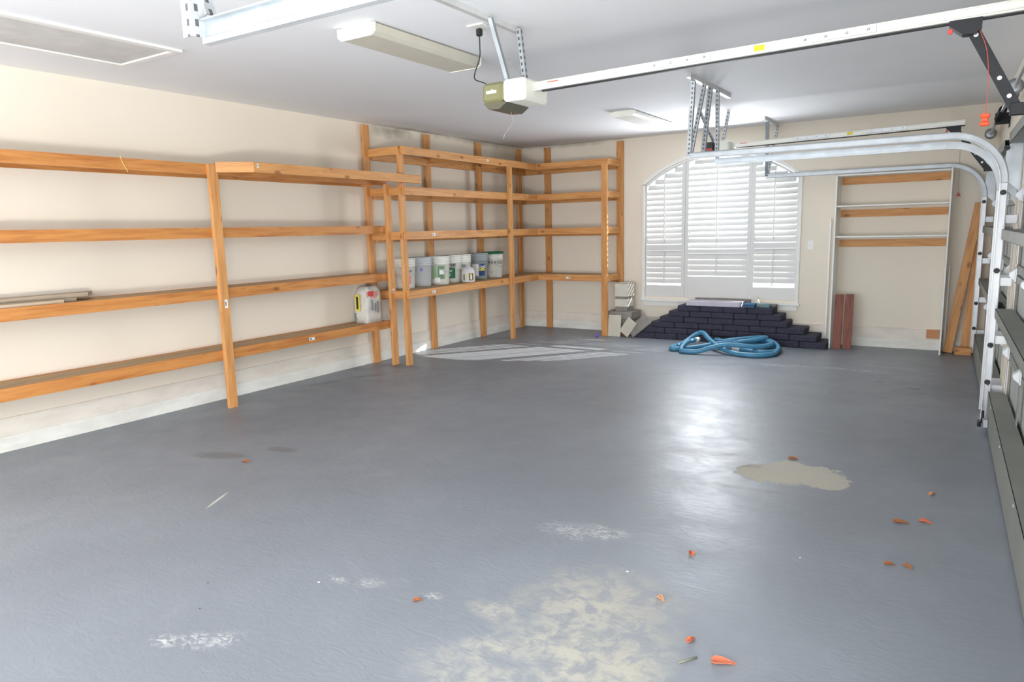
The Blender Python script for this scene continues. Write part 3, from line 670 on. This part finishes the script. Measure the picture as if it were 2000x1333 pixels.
bm = bmesh.new(); box(bm, 5.812, 5.847, -5.80, -5.78, 1.895, 1.912, .004); box(bm, 5.817, 5.842, -5.80, -5.78, 1.911, 1.93, .004); box(bm, 5.812, 5.847, -5.80, -5.78, 1.929, 1.946, .004); obj('handle', bm, ORANGE, cdr)
opener('garage_door_opener', -1.52, 3.30, 'far garage door opener with a dark motor, partly behind the ceiling hangers', False)
# hanger of the near motor
hg = thing('motor_hanger', (3.4, -6.0, H-.04), 'perforated steel ceiling bar and two straps holding the near opener motor', 'hanger', 'perforated hangers')
angle_iron('ceiling_bar', (3.40, -7.2, H-.034), (3.40, -5.56, H-.034), hg, .034, hint=(0, 0, 1), mat=plain('white_perforated', (220, 222, 222), .4, .3))
angle_iron('strap', (3.43, -5.93, H-.03), (3.455, -5.80, znb+.13), hg, .024, hint=(0, 1, 0), mat=GALV)
angle_iron('strap', (3.45, -5.65, H-.03), (3.50, -5.67, znb+.13), hg, .026, hint=(0, 1, 0))
# ceiling outlet, plug and cord
ol = thing('ceiling_outlet', (3.22, -5.74, H-.01), 'small white outlet plate on the ceiling beside the near hanger', 'outlet')
B('cover_plate', WHITE, ol, 3.16, 3.28, -5.80, -5.68, H-.010, H-.001, .003)
pc = thing('power_cord', (3.2, -5.72, 2.6), 'black power cord looping from the ceiling outlet to the near opener motor', 'cord')
bm = bmesh.new(); box(bm, 3.19, 3.225, -5.745, -5.715, H-.055, H-.011, .006); obj('plug', bm, DARK, pc)
bm = bmesh.new(); tube(bm, smooth_path([(3.208, -5.73, H-.05), (3.215, -5.74, 2.62), (3.225, -5.76, 2.55), (3.20, -5.78, 2.46), (3.215, -5.80, 2.42), (3.27, -5.81, 2.395), (3.33, -5.80, znb+.115)], 8), .0035, 8); obj('cable', bm, DARK, pc)
bm = bmesh.new(); tube(bm, smooth_path([(3.24, -5.72, H-.012), (3.26, -5.66, 2.66), (3.31, -5.60, 2.56), (3.38, -5.55, 2.48), (3.42, -5.60, 2.42), (3.47, -5.66, znb+.12)], 8), .0016, 6); tag(obj('wire', bm, CORDW), 'thin pale wire drooping behind the near motor hanger', 'wire')
bm = bmesh.new(); tube(bm, smooth_path([(3.40, -5.70, znb-.02), (3.41, -5.69, 2.17), (3.37, -5.67, 2.13), (3.33, -5.66, 2.10), (3.32, -5.66, 2.07)], 8), .0014, 6); tag(obj('wire', bm, CORDW), 'thin antenna wire dangling under the near opener motor', 'wire')

# ------------------------------------------------------------------ door tracks
TRK = plain('track_zinc', (188, 193, 197), .45, .55, var=.06, nscale=9)
def track(name, ly, xs, lab, zt=2.105, x_off=-.10, side=1):
    """C channel: horizontal from xs (world x) to a curve of radius .33, then down to the floor"""
    r = thing(name, W(x_off, ly, 0), lab, 'door track', 'galvanised door tracks')
    R_ = .35; pts = []
    lx_s = xs-6.055-RZ*abs(ly)
    for k in range(2): pts.append((lx_s + (x_off-R_-lx_s)*k, zt))
    for k in range(1, 13): a = PI/2*k/12; pts.append((x_off-R_+R_*math.sin(a), zt-R_+R_*math.cos(a)))
    def sweep(path, sec):
        b = bmesh.new(); rings = []
        for i, (px, pz) in enumerate(path):
            t = Vector((path[min(i+1, len(path)-1)][0]-path[max(i-1, 0)][0], path[min(i+1, len(path)-1)][1]-path[max(i-1, 0)][1])).normalized()
            nrm = Vector((-t.y, t.x))
            rings.append([b.verts.new((px+nrm.x*u, ly+side*v, pz+nrm.y*u)) for u, v in sec])
        n = len(sec)
        for i in range(len(rings)-1):
            for k in range(n): f = b.faces.new((rings[i][k], rings[i][(k+1) % n], rings[i+1][(k+1) % n], rings[i+1][k]))
        b.faces.new(rings[0]); b.faces.new(rings[-1][::-1]); bmesh.ops.recalc_face_normals(b, faces=b.faces[:]); return b
    sec = [(-.026, 0), (.026, 0), (.026, .024), (.020, .026), (.023, .003), (-.023, .003), (-.020, .026), (-.026, .024)]
    obj('horizontal_rail', sweep(pts, sec), TRK, r, xf=XW)
    obj('vertical_rail', sweep([(x_off, zt-R_-.005), (x_off, .02)], sec), GALVW, r, xf=XW)
    # stiffening angle bolted along the horizontal part
    bm = bmesh.new(); box(bm, lx_s, x_off-R_-.02, ly-side*.022, ly-side*.001, zt+.026, zt+.030, 0); box(bm, lx_s, x_off-R_-.02, ly-side*.004, ly-side*.001, zt-.010, zt+.030, 0); obj('stiffener', bm, GALV, r, xf=XW)
    for z in (.25, .62, 1.05, 1.5):                     # jamb brackets
        bm = bmesh.new(); box(bm, x_off+.026, 0, ly-side*.004, ly, z-.03, z+.03, .001); box(bm, -.004, 0, ly-side*.035, ly, z-.03, z+.03, .001); obj('jamb_bracket', bm, GALVW, r, xf=XW)
    bm = bmesh.new(); box(bm, -.004, 0, ly-side*.05, ly-side*.001, zt-.42, zt+.10, .001); prism(bm, [(-.005, zt-.42), (-.10, zt-.32), (-.10, zt-.12), (-.005, zt+.06)], ly-side*.004, ly-side*.001, 'y'); obj('flag_bracket', bm, GALV, r, xf=XW)
    return r
def rollers(parent, ly, side, zs):
    for z in zs:
        bm = bmesh.new(); b = bmesh.new(); bmesh.ops.create_cone(b, segments=12, radius1=.019, radius2=.019, depth=.014, cap_ends=True); b.transform(Matrix.Translation((-.10, ly+side*.014, z)) @ Matrix.Rotation(PI/2, 4, 'X')); join(bm, b)
        b = bmesh.new(); bmesh.ops.create_cone(b, segments=8, radius1=.005, radius2=.005, depth=.10, cap_ends=True); b.transform(Matrix.Translation((-.10, ly+side*.07, z)) @ Matrix.Rotation(PI/2, 4, 'X')); join(bm, b)
        obj('roller', bm, DARK, parent, xf=XW)
track('door_track', -3.235, 3.72, 'near garage door track, upper of the two curving beside the middle pillar', zt=2.112, side=-1)
track('door_track', -2.955, 3.86, 'middle garage door track, lower of the two curving beside the middle pillar', zt=2.07, side=1)
track('door_track', -.15, 3.67, 'farthest garage door track, close to the far wall', side=-1, zt=2.095)
track('door_track', -8.17, 3.995, 'garage door track hanging nearest the camera at the top left of the picture', side=1, zt=2.055)
# hangers
h2 = thing('track_hanger', (3.83, -3.0, H-.04), 'cluster of perforated steel straps hanging from a ceiling bar in front of the window', 'hanger', 'perforated hangers')
angle_iron('ceiling_bar', (3.83, -3.62, H-.034), (3.83, -2.42, H-.034), h2, .036, hint=(0, 0, 1), mat=MATS['white_perforated'])
angle_iron('strap', (3.80, -3.42, H-.03), (3.72, -3.27, 2.11), h2, .036); angle_iron('strap', (3.84, -3.25, H-.03), (3.73, -3.25, 2.13), h2, .03); angle_iron('strap', (3.85, -3.10, H-.03), (3.84, -3.25, 2.13), h2, .036); angle_iron('strap', (3.86, -2.93, H-.03), (3.88, -2.97, 2.09), h2, .03)
h3 = thing('track_hanger', (3.76, -.4, H-.04), 'short ceiling bar with two straps above the far track by the window', 'hanger', 'perforated hangers')
angle_iron('ceiling_bar', (3.76, -.74, H-.034), (3.76, -.06, H-.034), h3, .036, hint=(0, 0, 1), mat=MATS['white_perforated'])
angle_iron('strap', (3.76, -.55, H-.03), (3.69, -.19, 2.09), h3, .036, mat=GALV); angle_iron('strap', (3.79, -.14, H-.03), (3.70, -.19, 2.10), h3, .03)
h4 = thing('track_hanger', (3.87, -8.1, 2.4), 'perforated steel straps holding the nearest track, upper left edge of the picture', 'hanger', 'perforated hangers')
angle_iron('strap', (4.015, -8.247, H-.03), (4.015, -8.247, 2.04), h4, .042, hint=(0, 1, 0)); angle_iron('strap', (3.72, -8.17, H-.03), (3.975, -8.17, 2.12), h4, .034)
angle_iron('ceiling_bar', (3.93, -8.5, H-.034), (3.93, -7.5, H-.034), h4, .036, hint=(0, 0, 1), mat=MATS['white_perforated'])
h5 = thing('motor_hanger', (3.42, -1.5, H-.04), 'thin crossed straps holding the far opener motor, behind the strap cluster', 'hanger', 'perforated hangers')
angle_iron('strap', (3.32, -1.75, H-.004), (3.42, -1.55, 2.42), h5, .03); angle_iron('strap', (3.55, -1.45, H-.004), (3.50, -1.48, 2.42), h5, .03)

# ------------------------------------------------------------------ garage doors
def garage_door(nm, ya, yb, zs=(0, .555, 1.11, 1.665, 2.21), struts=((.02, .25), (.80, .865), (1.36, 1.43), (2.02, 2.09))):
    r = thing(nm, W(0, (ya+yb)/2, 0), None, None, rz=RZ); r['kind'] = 'structure'
    for i in range(4):
        B('door_section', DOORP, r, .03, .075, ya+.01, yb-.01, zs[i]+.012, zs[i+1]-.004, .003, XW)
        B('section_rail', DOORM, r, .012, .030, ya+.01, yb-.01, zs[i]+.012, zs[i]+.07, .002, XW); B('section_rail', DOORM, r, .012, .030, ya+.01, yb-.01, zs[i+1]-.055, zs[i+1]-.004, .002, XW)
    for (a, b_) in struts:
        bm = bmesh.new(); d = .095
        box(bm, -d, -d+.003, ya+.03, yb-.03, a, b_, 0); box(bm, -d, .011, ya+.03, yb-.03, b_-.003, b_, 0); box(bm, -d, .011, ya+.03, yb-.03, a, a+.003, 0)
        s = obj('strut', bm, DOORM, r, xf=XW)
    n = max(2, int(round((yb-ya)/.95)))
    for k in range(n+1):
        y = ya+.05+(yb-ya-.10)*k/n
        for i in range(4):
            if k in (0, n) or True:
                B('stile', GALVW if k in (0, n) else DOORM, r, .004, .0115, y-.03, y+.03, zs[i]+.072, zs[i+1]-.057, .001, XW)
        for i in (1, 2, 3):
            bm = bmesh.new(); box(bm, .000, .0115, y-.04, y+.04, zs[i]-.05, zs[i]+.05, .002); prism(bm, [(-.03, zs[i]-.012), (-.03, zs[i]+.012), (.0, zs[i]+.04), (.0, zs[i]-.04)], y-.03, y-.026, 'y'); prism(bm, [(-.03, zs[i]-.012), (-.03, zs[i]+.012), (.0, zs[i]+.04), (.0, zs[i]-.04)], y+.026, y+.03, 'y')
            h_ = obj('hinge', bm, GALVW, r, xf=XW)
            bm = bmesh.new(); box(bm, -.004, 0, y-.006, y+.006, zs[i]+.022, zs[i]+.034, .002); obj('bolt', bm, BLACK, h_, xf=XW)
    y = ya+.4
    while y < yb-.3:                                     # bright screws on the bottom strut
        bm = bmesh.new(); box(bm, -.099, -.0952, y-.006, y+.006, .215, .227, .001); obj('screw', bm, GALVW, r, xf=XW); y += .98
    bm = bmesh.new(); box(bm, -.02, .08, ya, yb, .0, .018, .006); obj('bottom_seal', bm, DARK, r, xf=XW)
    return r
dr = garage_door('door_2', D2[0], D2[1]); rollers(dr, -3.235, -1, (.3, .58, 1.13, 1.69, 2.0))
B('sunlit_jamb_trim', TAN, dr, .0, .012, D2[1]+.002, D2[1]+.03, 0, 2.16, .001, XW)  # tan colour stands in for sun leaking onto the wooden jamb
dr = garage_door('door_1', D1[0], D1[1]); rollers(dr, -2.955, 1, (.3, .58, 1.13, 1.69)); rollers(dr, -.15, -1, (.3, .58, 1.13, 1.69))
# spring shafts above the doors
for (ya, yb, lab) in ((D2[0], D2[1]+.05, 'torsion spring shaft above the near garage door'), (D1[0]-.02, D1[1]+.1, 'torsion spring shaft above the far garage door')):
    r = thing('spring_shaft', W(-.09, (ya+yb)/2, 2.40), lab, 'shaft', 'torsion shafts')
    bm = bmesh.new(); tube(bm, [(-.09, ya-.1, 2.40), (-.09, yb, 2.40)], .0127, 10); obj('shaft', bm, GALV, r, xf=XW)
    ym = (ya+yb)/2
    bm = bmesh.new(); q = []
    for k in range(361): a = k*.75; q.append((-.09+.028*math.cos(a), ym-.65+k*.0018, 2.40+.028*math.sin(a)))
    tube(bm, q, .004, 5); obj('spring', bm, BLACK, r, xf=XW)
    for y in (ya-.06, yb-.07):
        bm = bmesh.new(); lathe(bm, [(.02, -.012), (.055, -.014), (.05, 0), (.055, .014), (.02, .012)], 20); bm.transform(Matrix.Translation((-.09, y, 2.40)) @ Matrix.Rotation(PI/2, 4, 'X')); obj('cable_drum', bm, GALV, r, xf=XW)
    bm = bmesh.new(); box(bm, -.115, -.002, ym-.02, ym+.01, 2.35, 2.45, .002); box(bm, -.006, -.001, ym-.07, ym+.06, 2.32, 2.48, .002); obj('center_bracket', bm, BLACK, r, xf=XW)
B_ = B
# latch on the bottom corner of the near door
lt = thing('slide_latch', W(-.11, -3.62, .1), 'small black latch on the bottom corner of the near garage door', 'latch')
bm = bmesh.new(); box(bm, -.13, -.096, -3.66, -3.52, .05, .11, .004); obj('latch_plate', bm, GALV, lt, xf=XW)
bm = bmesh.new(); tube(bm, [(-.15, -3.68, .07), (-.15, -3.55, .07)], .012, 10); tube(bm, [(-.13, -3.60, .07), (-.13, -3.60, .16)], .009, 8); obj('latch_bolt', bm, BLACK, lt, xf=XW)

# ------------------------------------------------------------------ white rack on the far wall and things beside it
rk = thing('white_rack', (5.07, -.17, 0), 'open white wooden rack with three shelves against the far wall', 'rack')
B('side_board', WHITE, rk, 4.497, 4.515, -.355, -.0165, 0, 2.055); B('side_board', WHITE, rk, 5.640, 5.658, -.33, -.0165, 0, 2.065)
for z in (2.055, 1.70, 1.345):
    B('shelf', WHITE, rk, 4.515, 5.640, -.335, -.018, z-.018, z)
    B('cleat', WX, rk, 4.520, 5.632, -.016, -.001, z-.105-(.0 if z > 2 else .03), z-.0185-(.0 if z > 2 else .03))
for (xa, xb_, yy, zz, tl, lab) in ((4.545, 4.625, -.345, .655, .02, 'dark red-brown board leaning inside the left end of the white rack'), (4.655, 4.735, -.335, .66, .03, 'lighter red-brown board leaning beside the darker one by the white rack')):
    m = Matrix.Translation(((xa+xb_)/2, yy, 0)) @ Matrix.Rotation(-.10, 4, 'X')
    bm = bmesh.new(); box(bm, -.045, .045, 0, .022, 0, zz, .003); tag(obj('wood_board', bm, REDW, xf=m), lab, 'board', 'boards leaning by the rack')
B('wood_scrap', TAN, None, 5.50, 5.63, -.028, -.0165, .14, .245); o = bpy.data.objects['wood_scrap']; tag(o, 'small tan square of wood on the wall ledge inside the rack', 'wood block')
for (p, q, w_, t_, lab) in (((5.72, -.14, .0), (5.925, -.09, 1.68), .09, .035, 'long pine board leaning steeply against the far track'), ((5.885, -.11, .0), (5.945, -.06, 1.25), .09, .035, 'shorter pine board leaning in the far right corner')):
    m, L = frame_mat(p, q, (0, 1, 0)); bm = bmesh.new(); box(bm, -w_/2, w_/2, -t_/2, t_/2, .008, L, .002); tag(obj('wood_board', bm, WZ, local=m), lab, 'board', 'pine boards in the far right corner')
bm = bmesh.new(); box(bm, 5.79, 5.95, -.24, -.17, 0, .085, .003); tag(obj('wood_block', bm, WX), 'short pine block lying on the floor in the far right corner', 'wood block')
bm = bmesh.new(); box(bm, 5.675, 5.695, -.10, -.03, .03, 1.0, .002); tag(obj('white_strip', bm, WHITE, xf=None), 'narrow white panel strip standing just right of the rack', 'panel')
bm = bmesh.new(); box(bm, 4.405, 4.425, -.06, -.0165, 0.09, 1.55, .002); tag(obj('white_strip', bm, WHITE), 'narrow white strip standing just left of the rack', 'panel')
sw = thing('wall_switch', (4.19, -.01, 1.2), 'white switch plate on the far wall between window and rack', 'switch'); B('cover_plate', WHITE, sw, 4.155, 4.225, -.008, -.0005, 1.175, 1.29, .002); B('toggle', WHITE, sw, 4.185, 4.195, -.018, -.008, 1.222, 1.243, .002)
hc = thing('hanging_cord', (5.70, -.01, 1.8), 'thin cord with a small red triangular pull on the far wall', 'cord')
bm = bmesh.new(); tube(bm, [(5.70, -.012, 2.30), (5.715, -.012, 1.80)], .002, 6); obj('cord', bm, CORDW, hc); bm = bmesh.new(); prism(bm, [(5.695, 1.765), (5.740, 1.765), (5.716, 1.81)], -.02, -.006, 'y'); obj('pull', bm, REDP, hc)

# ------------------------------------------------------------------ stacked cartons and tiles left of the window
def carton(name, x0, x1, y0, y1, z0_, z1_, mat, lab, cat='box', bev=.003, band=None):
    r = thing(name, ((x0+x1)/2, (y0+y1)/2, z0_), lab, cat, 'cartons and tiles by the corner unit')
    bm = bmesh.new(); box(bm, x0, x1, y0, y1, z0_, z1_, bev); obj('carton_body', bm, mat, r)
    if band: bm = bmesh.new(); box(bm, x0-.002, x1+.002, y0-.002, y1+.002, z1_-band, z1_-.001, 0); obj('lid_edge', bm, TILEG, r)
    return r
carton('carton', 1.60, 1.98, -.43, -.10, .235, .343, TILEG, 'wide grey wrapped tile pack, top of the lower stack beside the corner unit')
carton('carton', 1.63, 1.97, -.41, -.11, .12, .234, TILEG, 'grey striped tile pack in the middle of the lower stack')
carton('carton', 1.63, 1.97, -.41, -.11, 0, .119, CARDB, 'brown tile carton at the bottom of the lower stack')
carton('carton', 1.705, 1.885, -.36, -.15, .344, .405, TILEG, 'thin grey pack under the two white cartons')
carton('carton', 1.70, 1.895, -.37, -.15, .406, .515, CARD, 'lower of the two small white cartons on the stack', band=None)
carton('carton', 1.705, 1.890, -.36, -.15, .516, .548, TILEG, 'thin grey spacer between the two white cartons')
carton('carton', 1.70, 1.90, -.37, -.15, .549, .738, CARD, 'topmost small white carton of the stack left of the window', band=.008)
m = Matrix.Translation((1.745, -.50, 0)) @ Matrix.Rotation(-.12, 4, 'X'); bm = bmesh.new(); box(bm, -.095, .095, 0, .012, 0, .30, .002); tag(obj('leaning_tile', bm, TILEW, xf=m), 'pale rectangular tile standing upright in front of the carton stack', 'tile', 'leaning tiles')
for (x_, y_, w_, h_, a_, t_, mt, lab) in ((1.83, -.515, .15, .24, .62, .012, TILEW, 'pale tile tipped on its corner against the stack, the lower of two tipped ones'), (1.93, -.487, .15, .34, .88, .012, TILEG, 'grey tile tipped far to the right beside the dark pile, the longer tipped one')):
    m = Matrix.Translation((x_, y_, w_*math.sin(a_)+.001)) @ Matrix.Rotation(a_, 4, 'Y'); bm = bmesh.new(); box(bm, 0, w_, 0, t_, 0, h_, .002); tag(obj('leaning_tile', bm, mt, xf=m), lab, 'tile', 'leaning tiles')

# ------------------------------------------------------------------ dark paver pile under the window
def paver_mesh(L_, D_, h_):
    bm = bmesh.new(); box(bm, -L_/2, L_/2, -D_/2, D_/2, 0, h_, .010); return bm
rows = [(2.02, 4.49, 8, .42), (2.14, 4.38, 7, .40), (2.26, 4.23, 6, .38), (2.38, 4.03, 5, .37), (2.50, 3.95, 5, .36), (2.62, 3.84, 4, .35)]
hp = .077; zc = 0
for j, (xa, xb_, n, dd) in enumerate(rows):
    wl = (xb_-xa)/n; first = None
    for k in range(n):
        xc = xa+wl*(k+.5); yc_ = -.055-dd/2 + random.uniform(-.01, .005)
        bm = paver_mesh(wl-.004, dd-.03, hp-.002); me_loc = Matrix.Translation((xc, yc_, zc))
        o = obj('paver', bm, PAVER, local=me_loc)
        lab = ('right end dark paver of course %s of the pile under the window' % ('one', 'two', 'three', 'four', 'five', 'six')[j]) if k == n-1 else 'dark charcoal paver in the stepped pile under the window'
        lab = {0: 'right end dark paver on the floor, bottom course of the window pile', 1: 'right end dark paver of the second course from the floor', 2: 'right end dark paver of the third course from the floor', 3: 'right end dark paver of the fourth course from the floor', 4: 'right end dark paver one course below the top of the pile', 5: 'right end dark paver of the top course of the pile'}[j] if k == n-1 else 'dark charcoal paver in the stepped pile under the window'
        tag(o, lab, 'paver', 'charcoal pavers under the window')
    zc += hp
B('stone_slab', LAVT, None, 2.74, 3.44, -.40, -.13, zc, zc+.06, .004); tag(bpy.data.objects['stone_slab'], 'pale lavender slab lying on top of the dark pile', 'slab')
B('stone_strip', PAVG, None, 2.77, 3.50, -.12, -.06, zc, zc+.075, .004); tag(bpy.data.objects['stone_strip'], 'grey strip behind the pale slab on top of the pile', 'slab')
bb = thing('supply_box', (3.56, -.37, zc), 'small bright blue box on top of the dark pile', 'box'); B('box_body', TEALB, bb, 3.50, 3.63, -.42, -.30, zc, zc+.035); B('box_lid', BLUEB, bb, 3.497, 3.633, -.423, -.297, zc+.035, zc+.056)
bt = thing('glue_bottle', (3.62, -.22, zc), 'small cream bottle standing on the dark pile under the window', 'bottle')
bm = bmesh.new(); lathe(bm, [(.0005, zc), (.022, zc), (.023, zc+.07), (.012, zc+.085), (.008, zc+.105), (.0005, zc+.105)], 16, 3.62, -.22); obj('bottle_body', bm, CREAM, bt)
bm = bmesh.new(); lathe(bm, [(.009, zc+.105), (.006, zc+.125), (.0005, zc+.125)], 12, 3.62, -.22); obj('cap', bm, YELP, bt)
B('parts_tray', plain('teal_tray', (96, 130, 138), .5), None, 3.66, 3.79, -.33, -.22, zc, zc+.04, .006); tag(bpy.data.objects['parts_tray'], 'small grey-teal tray beside the cream bottle on the pile', 'tray')
B('stone_offcut', PAVG, None, 3.80-.16, 3.84, -.205, -.09, zc, zc+.028, .004); tag(bpy.data.objects['stone_offcut'], 'flat grey offcut at the right end of the pile top', 'slab')

# ------------------------------------------------------------------ blue hose
hs = thing('hose', (3.4, -.9, 0), 'coiled blue corrugated hose heaped on the floor in front of the dark pile', 'hose')
P = [(3.62, -1.02, .03), (3.90, -1.16, .035), (4.03, -.96, .03), (3.98, -.72, .03), (3.72, -.66, .05), (3.42, -.92, .08), (3.10, -1.12, .035), (2.90, -1.30, .03), (2.84, -1.18, .03), (2.88, -.92, .04),
     (2.98, -.72, .13), (3.08, -.74, .16), (3.22, -.92, .11), (3.42, -1.16, .06), (3.66, -1.33, .03), (3.90, -1.34, .03), (4.04, -1.16, .03), (4.02, -.86, .06), (3.86, -.60, .09), (3.62, -.56, .07),
     (3.40, -.62, .04), (3.22, -.60, .06), (3.30, -.78, .07), (3.54, -.76, .11), (3.74, -.60, .12), (3.84, -.66, .13), (3.76, -.84, .13), (3.58, -.94, .10), (3.50, -.82, .05), (3.62, -.68, .10), (3.84, -.70, .10),
     (3.96, -.90, .10), (3.84, -1.12, .09), (3.50, -1.26, .11), (3.20, -1.40, .03), (3.02, -1.38, .03), (3.00, -1.14, .09), (3.06, -.95, .10)]
path = smooth_path(P, 12)
bm = bmesh.new(); b = bmesh.new(); n = 14; rings = []; up = Vector((0, 0, 1)); acc = 0
fine = []
for i in range(len(path)-1):
    a_, c_ = path[i], path[i+1]; k = max(1, int((c_-a_).length/.0055))
    for j in range(k): fine.append(a_+(c_-a_)*j/k)
for i in range(1, len(fine)-1):
    t = (fine[i+1]-fine[i-1]).normalized(); s = t.cross(Vector((0, 0, 1))).normalized(); u = s.cross(t).normalized()
    rr = .0275+(.0016 if i % 2 else -.0012)
    p_ = Vector(fine[i]); p_.z = max(p_.z, .030)
    rings.append([b.verts.new(p_+rr*(math.cos(2*PI*k/n)*s+math.sin(2*PI*k/n)*u)) for k in range(n)])
for i in range(len(rings)-1):
    for k in range(n): f = b.faces.new((rings[i][k], rings[i][(k+1) % n], rings[i+1][(k+1) % n], rings[i+1][k])); f.smooth = True
b.faces.new(rings[0][::-1]); b.faces.new(rings[-1]); join(bm, b); obj('hose_tube', bm, HOSE, hs)
d0 = (Vector(P[0])-Vector(P[1])).normalized()
bm = bmesh.new(); tube(bm, [Vector(P[0])-d0*.01, Vector(P[0])+d0*.10], .031, 16); obj('cuff', bm, WHITE, hs)
bm = bmesh.new(); d1 = (Vector(P[-1])-Vector(P[-2])).normalized(); tube(bm, [Vector(P[-1])-d1*.02, Vector(P[-1])+d1*.05], .030, 16); obj('cuff', bm, WHITE, hs)

# ------------------------------------------------------------------ small things on the floor
bm = bmesh.new(); bmesh.ops.create_uvsphere(bm, u_segments=20, v_segments=12, radius=.021)
for f in bm.faces: f.smooth = True
bmesh.ops.translate(bm, verts=bm.verts, vec=(1.56, -.66, .021)); tag(obj('ball', bm, PURP), 'tiny purple ball on the floor by the far corner post', 'ball')
LV = [(5.169, -7.204, .042, .3, 0, 'largest orange leaf, nearest the camera at the bottom of the floor'), (5.033, -7.13, .022, 1.2, 0, 'small curled orange leaf beside the worn front patch'), (4.812, -6.452, .026, 2.1, 0, 'orange-pink leaf alone on the middle of the floor'),
      (5.608, -5.603, .036, .1, 1, 'brown leaf, left one of the pair near the garage door'), (5.713, -5.538, .032, -.3, 0, 'reddish leaf, right one of the pair near the garage door'), (5.73, -5.102, .022, .9, 2, 'light tan leaf scrap, farthest along the garage door'),
      (5.598, -6.125, .022, .2, 1, 'tiny brown leaf, left of the two near the door line'), (5.669, -6.112, .024, -.7, 1, 'tiny dark leaf, right of the two near the door line'), (4.832, -6.904, .022, -.5, 2, 'small tan leaf at the right of the worn patch'),
      (3.974, -7.417, .02, .7, 1, 'small dark red leaf left of the worn front patch'), (4.946, -4.825, .03, .1, 1, 'red-brown leaf just behind the bare concrete patch'), (1.786, -6.601, .03, .4, 1, 'dark curled leaf in front of the left shelving post')]
for x, y, s, a, k, lab in LV:
    bm = bmesh.new(); b = bmesh.new(); n = 12; top = []
    for i in range(n):
        t = 2*PI*i/n; rx = s*(1+.15*math.cos(3*t)); top.append((rx*math.cos(t), rx*.45*math.sin(t)*(1-.35*math.cos(t)), .004+.010*abs(math.sin(t))**1.5))
    lo_ = [b.verts.new((p[0], p[1], max(0, p[2]-.0035))) for p in top]; hi_ = [b.verts.new(p) for p in top]; c0 = b.verts.new((0, 0, .001)); c1 = b.verts.new((0, 0, .004))
    for i in range(n): j = (i+1) % n; b.faces.new((lo_[i], lo_[j], hi_[j], hi_[i])); b.faces.new((hi_[i], hi_[j], c1)); b.faces.new((lo_[j], lo_[i], c0))
    b.transform(Matrix.Translation((x, y, .0005)) @ Matrix.Rotation(a, 4, 'Z')); join(bm, b)
    tag(obj('dry_leaf', bm, (PAPER, LEAFB, TAN)[k]), lab, 'leaf', 'dry leaves on the floor')
bm = bmesh.new(); tube(bm, [(5.04, -7.285, .004), (5.085, -7.22, .004)], .0035, 6); tag(obj('twig', bm, plain('twig', (120, 124, 106), .8)), 'short grey-green twig between two orange leaves', 'twig')
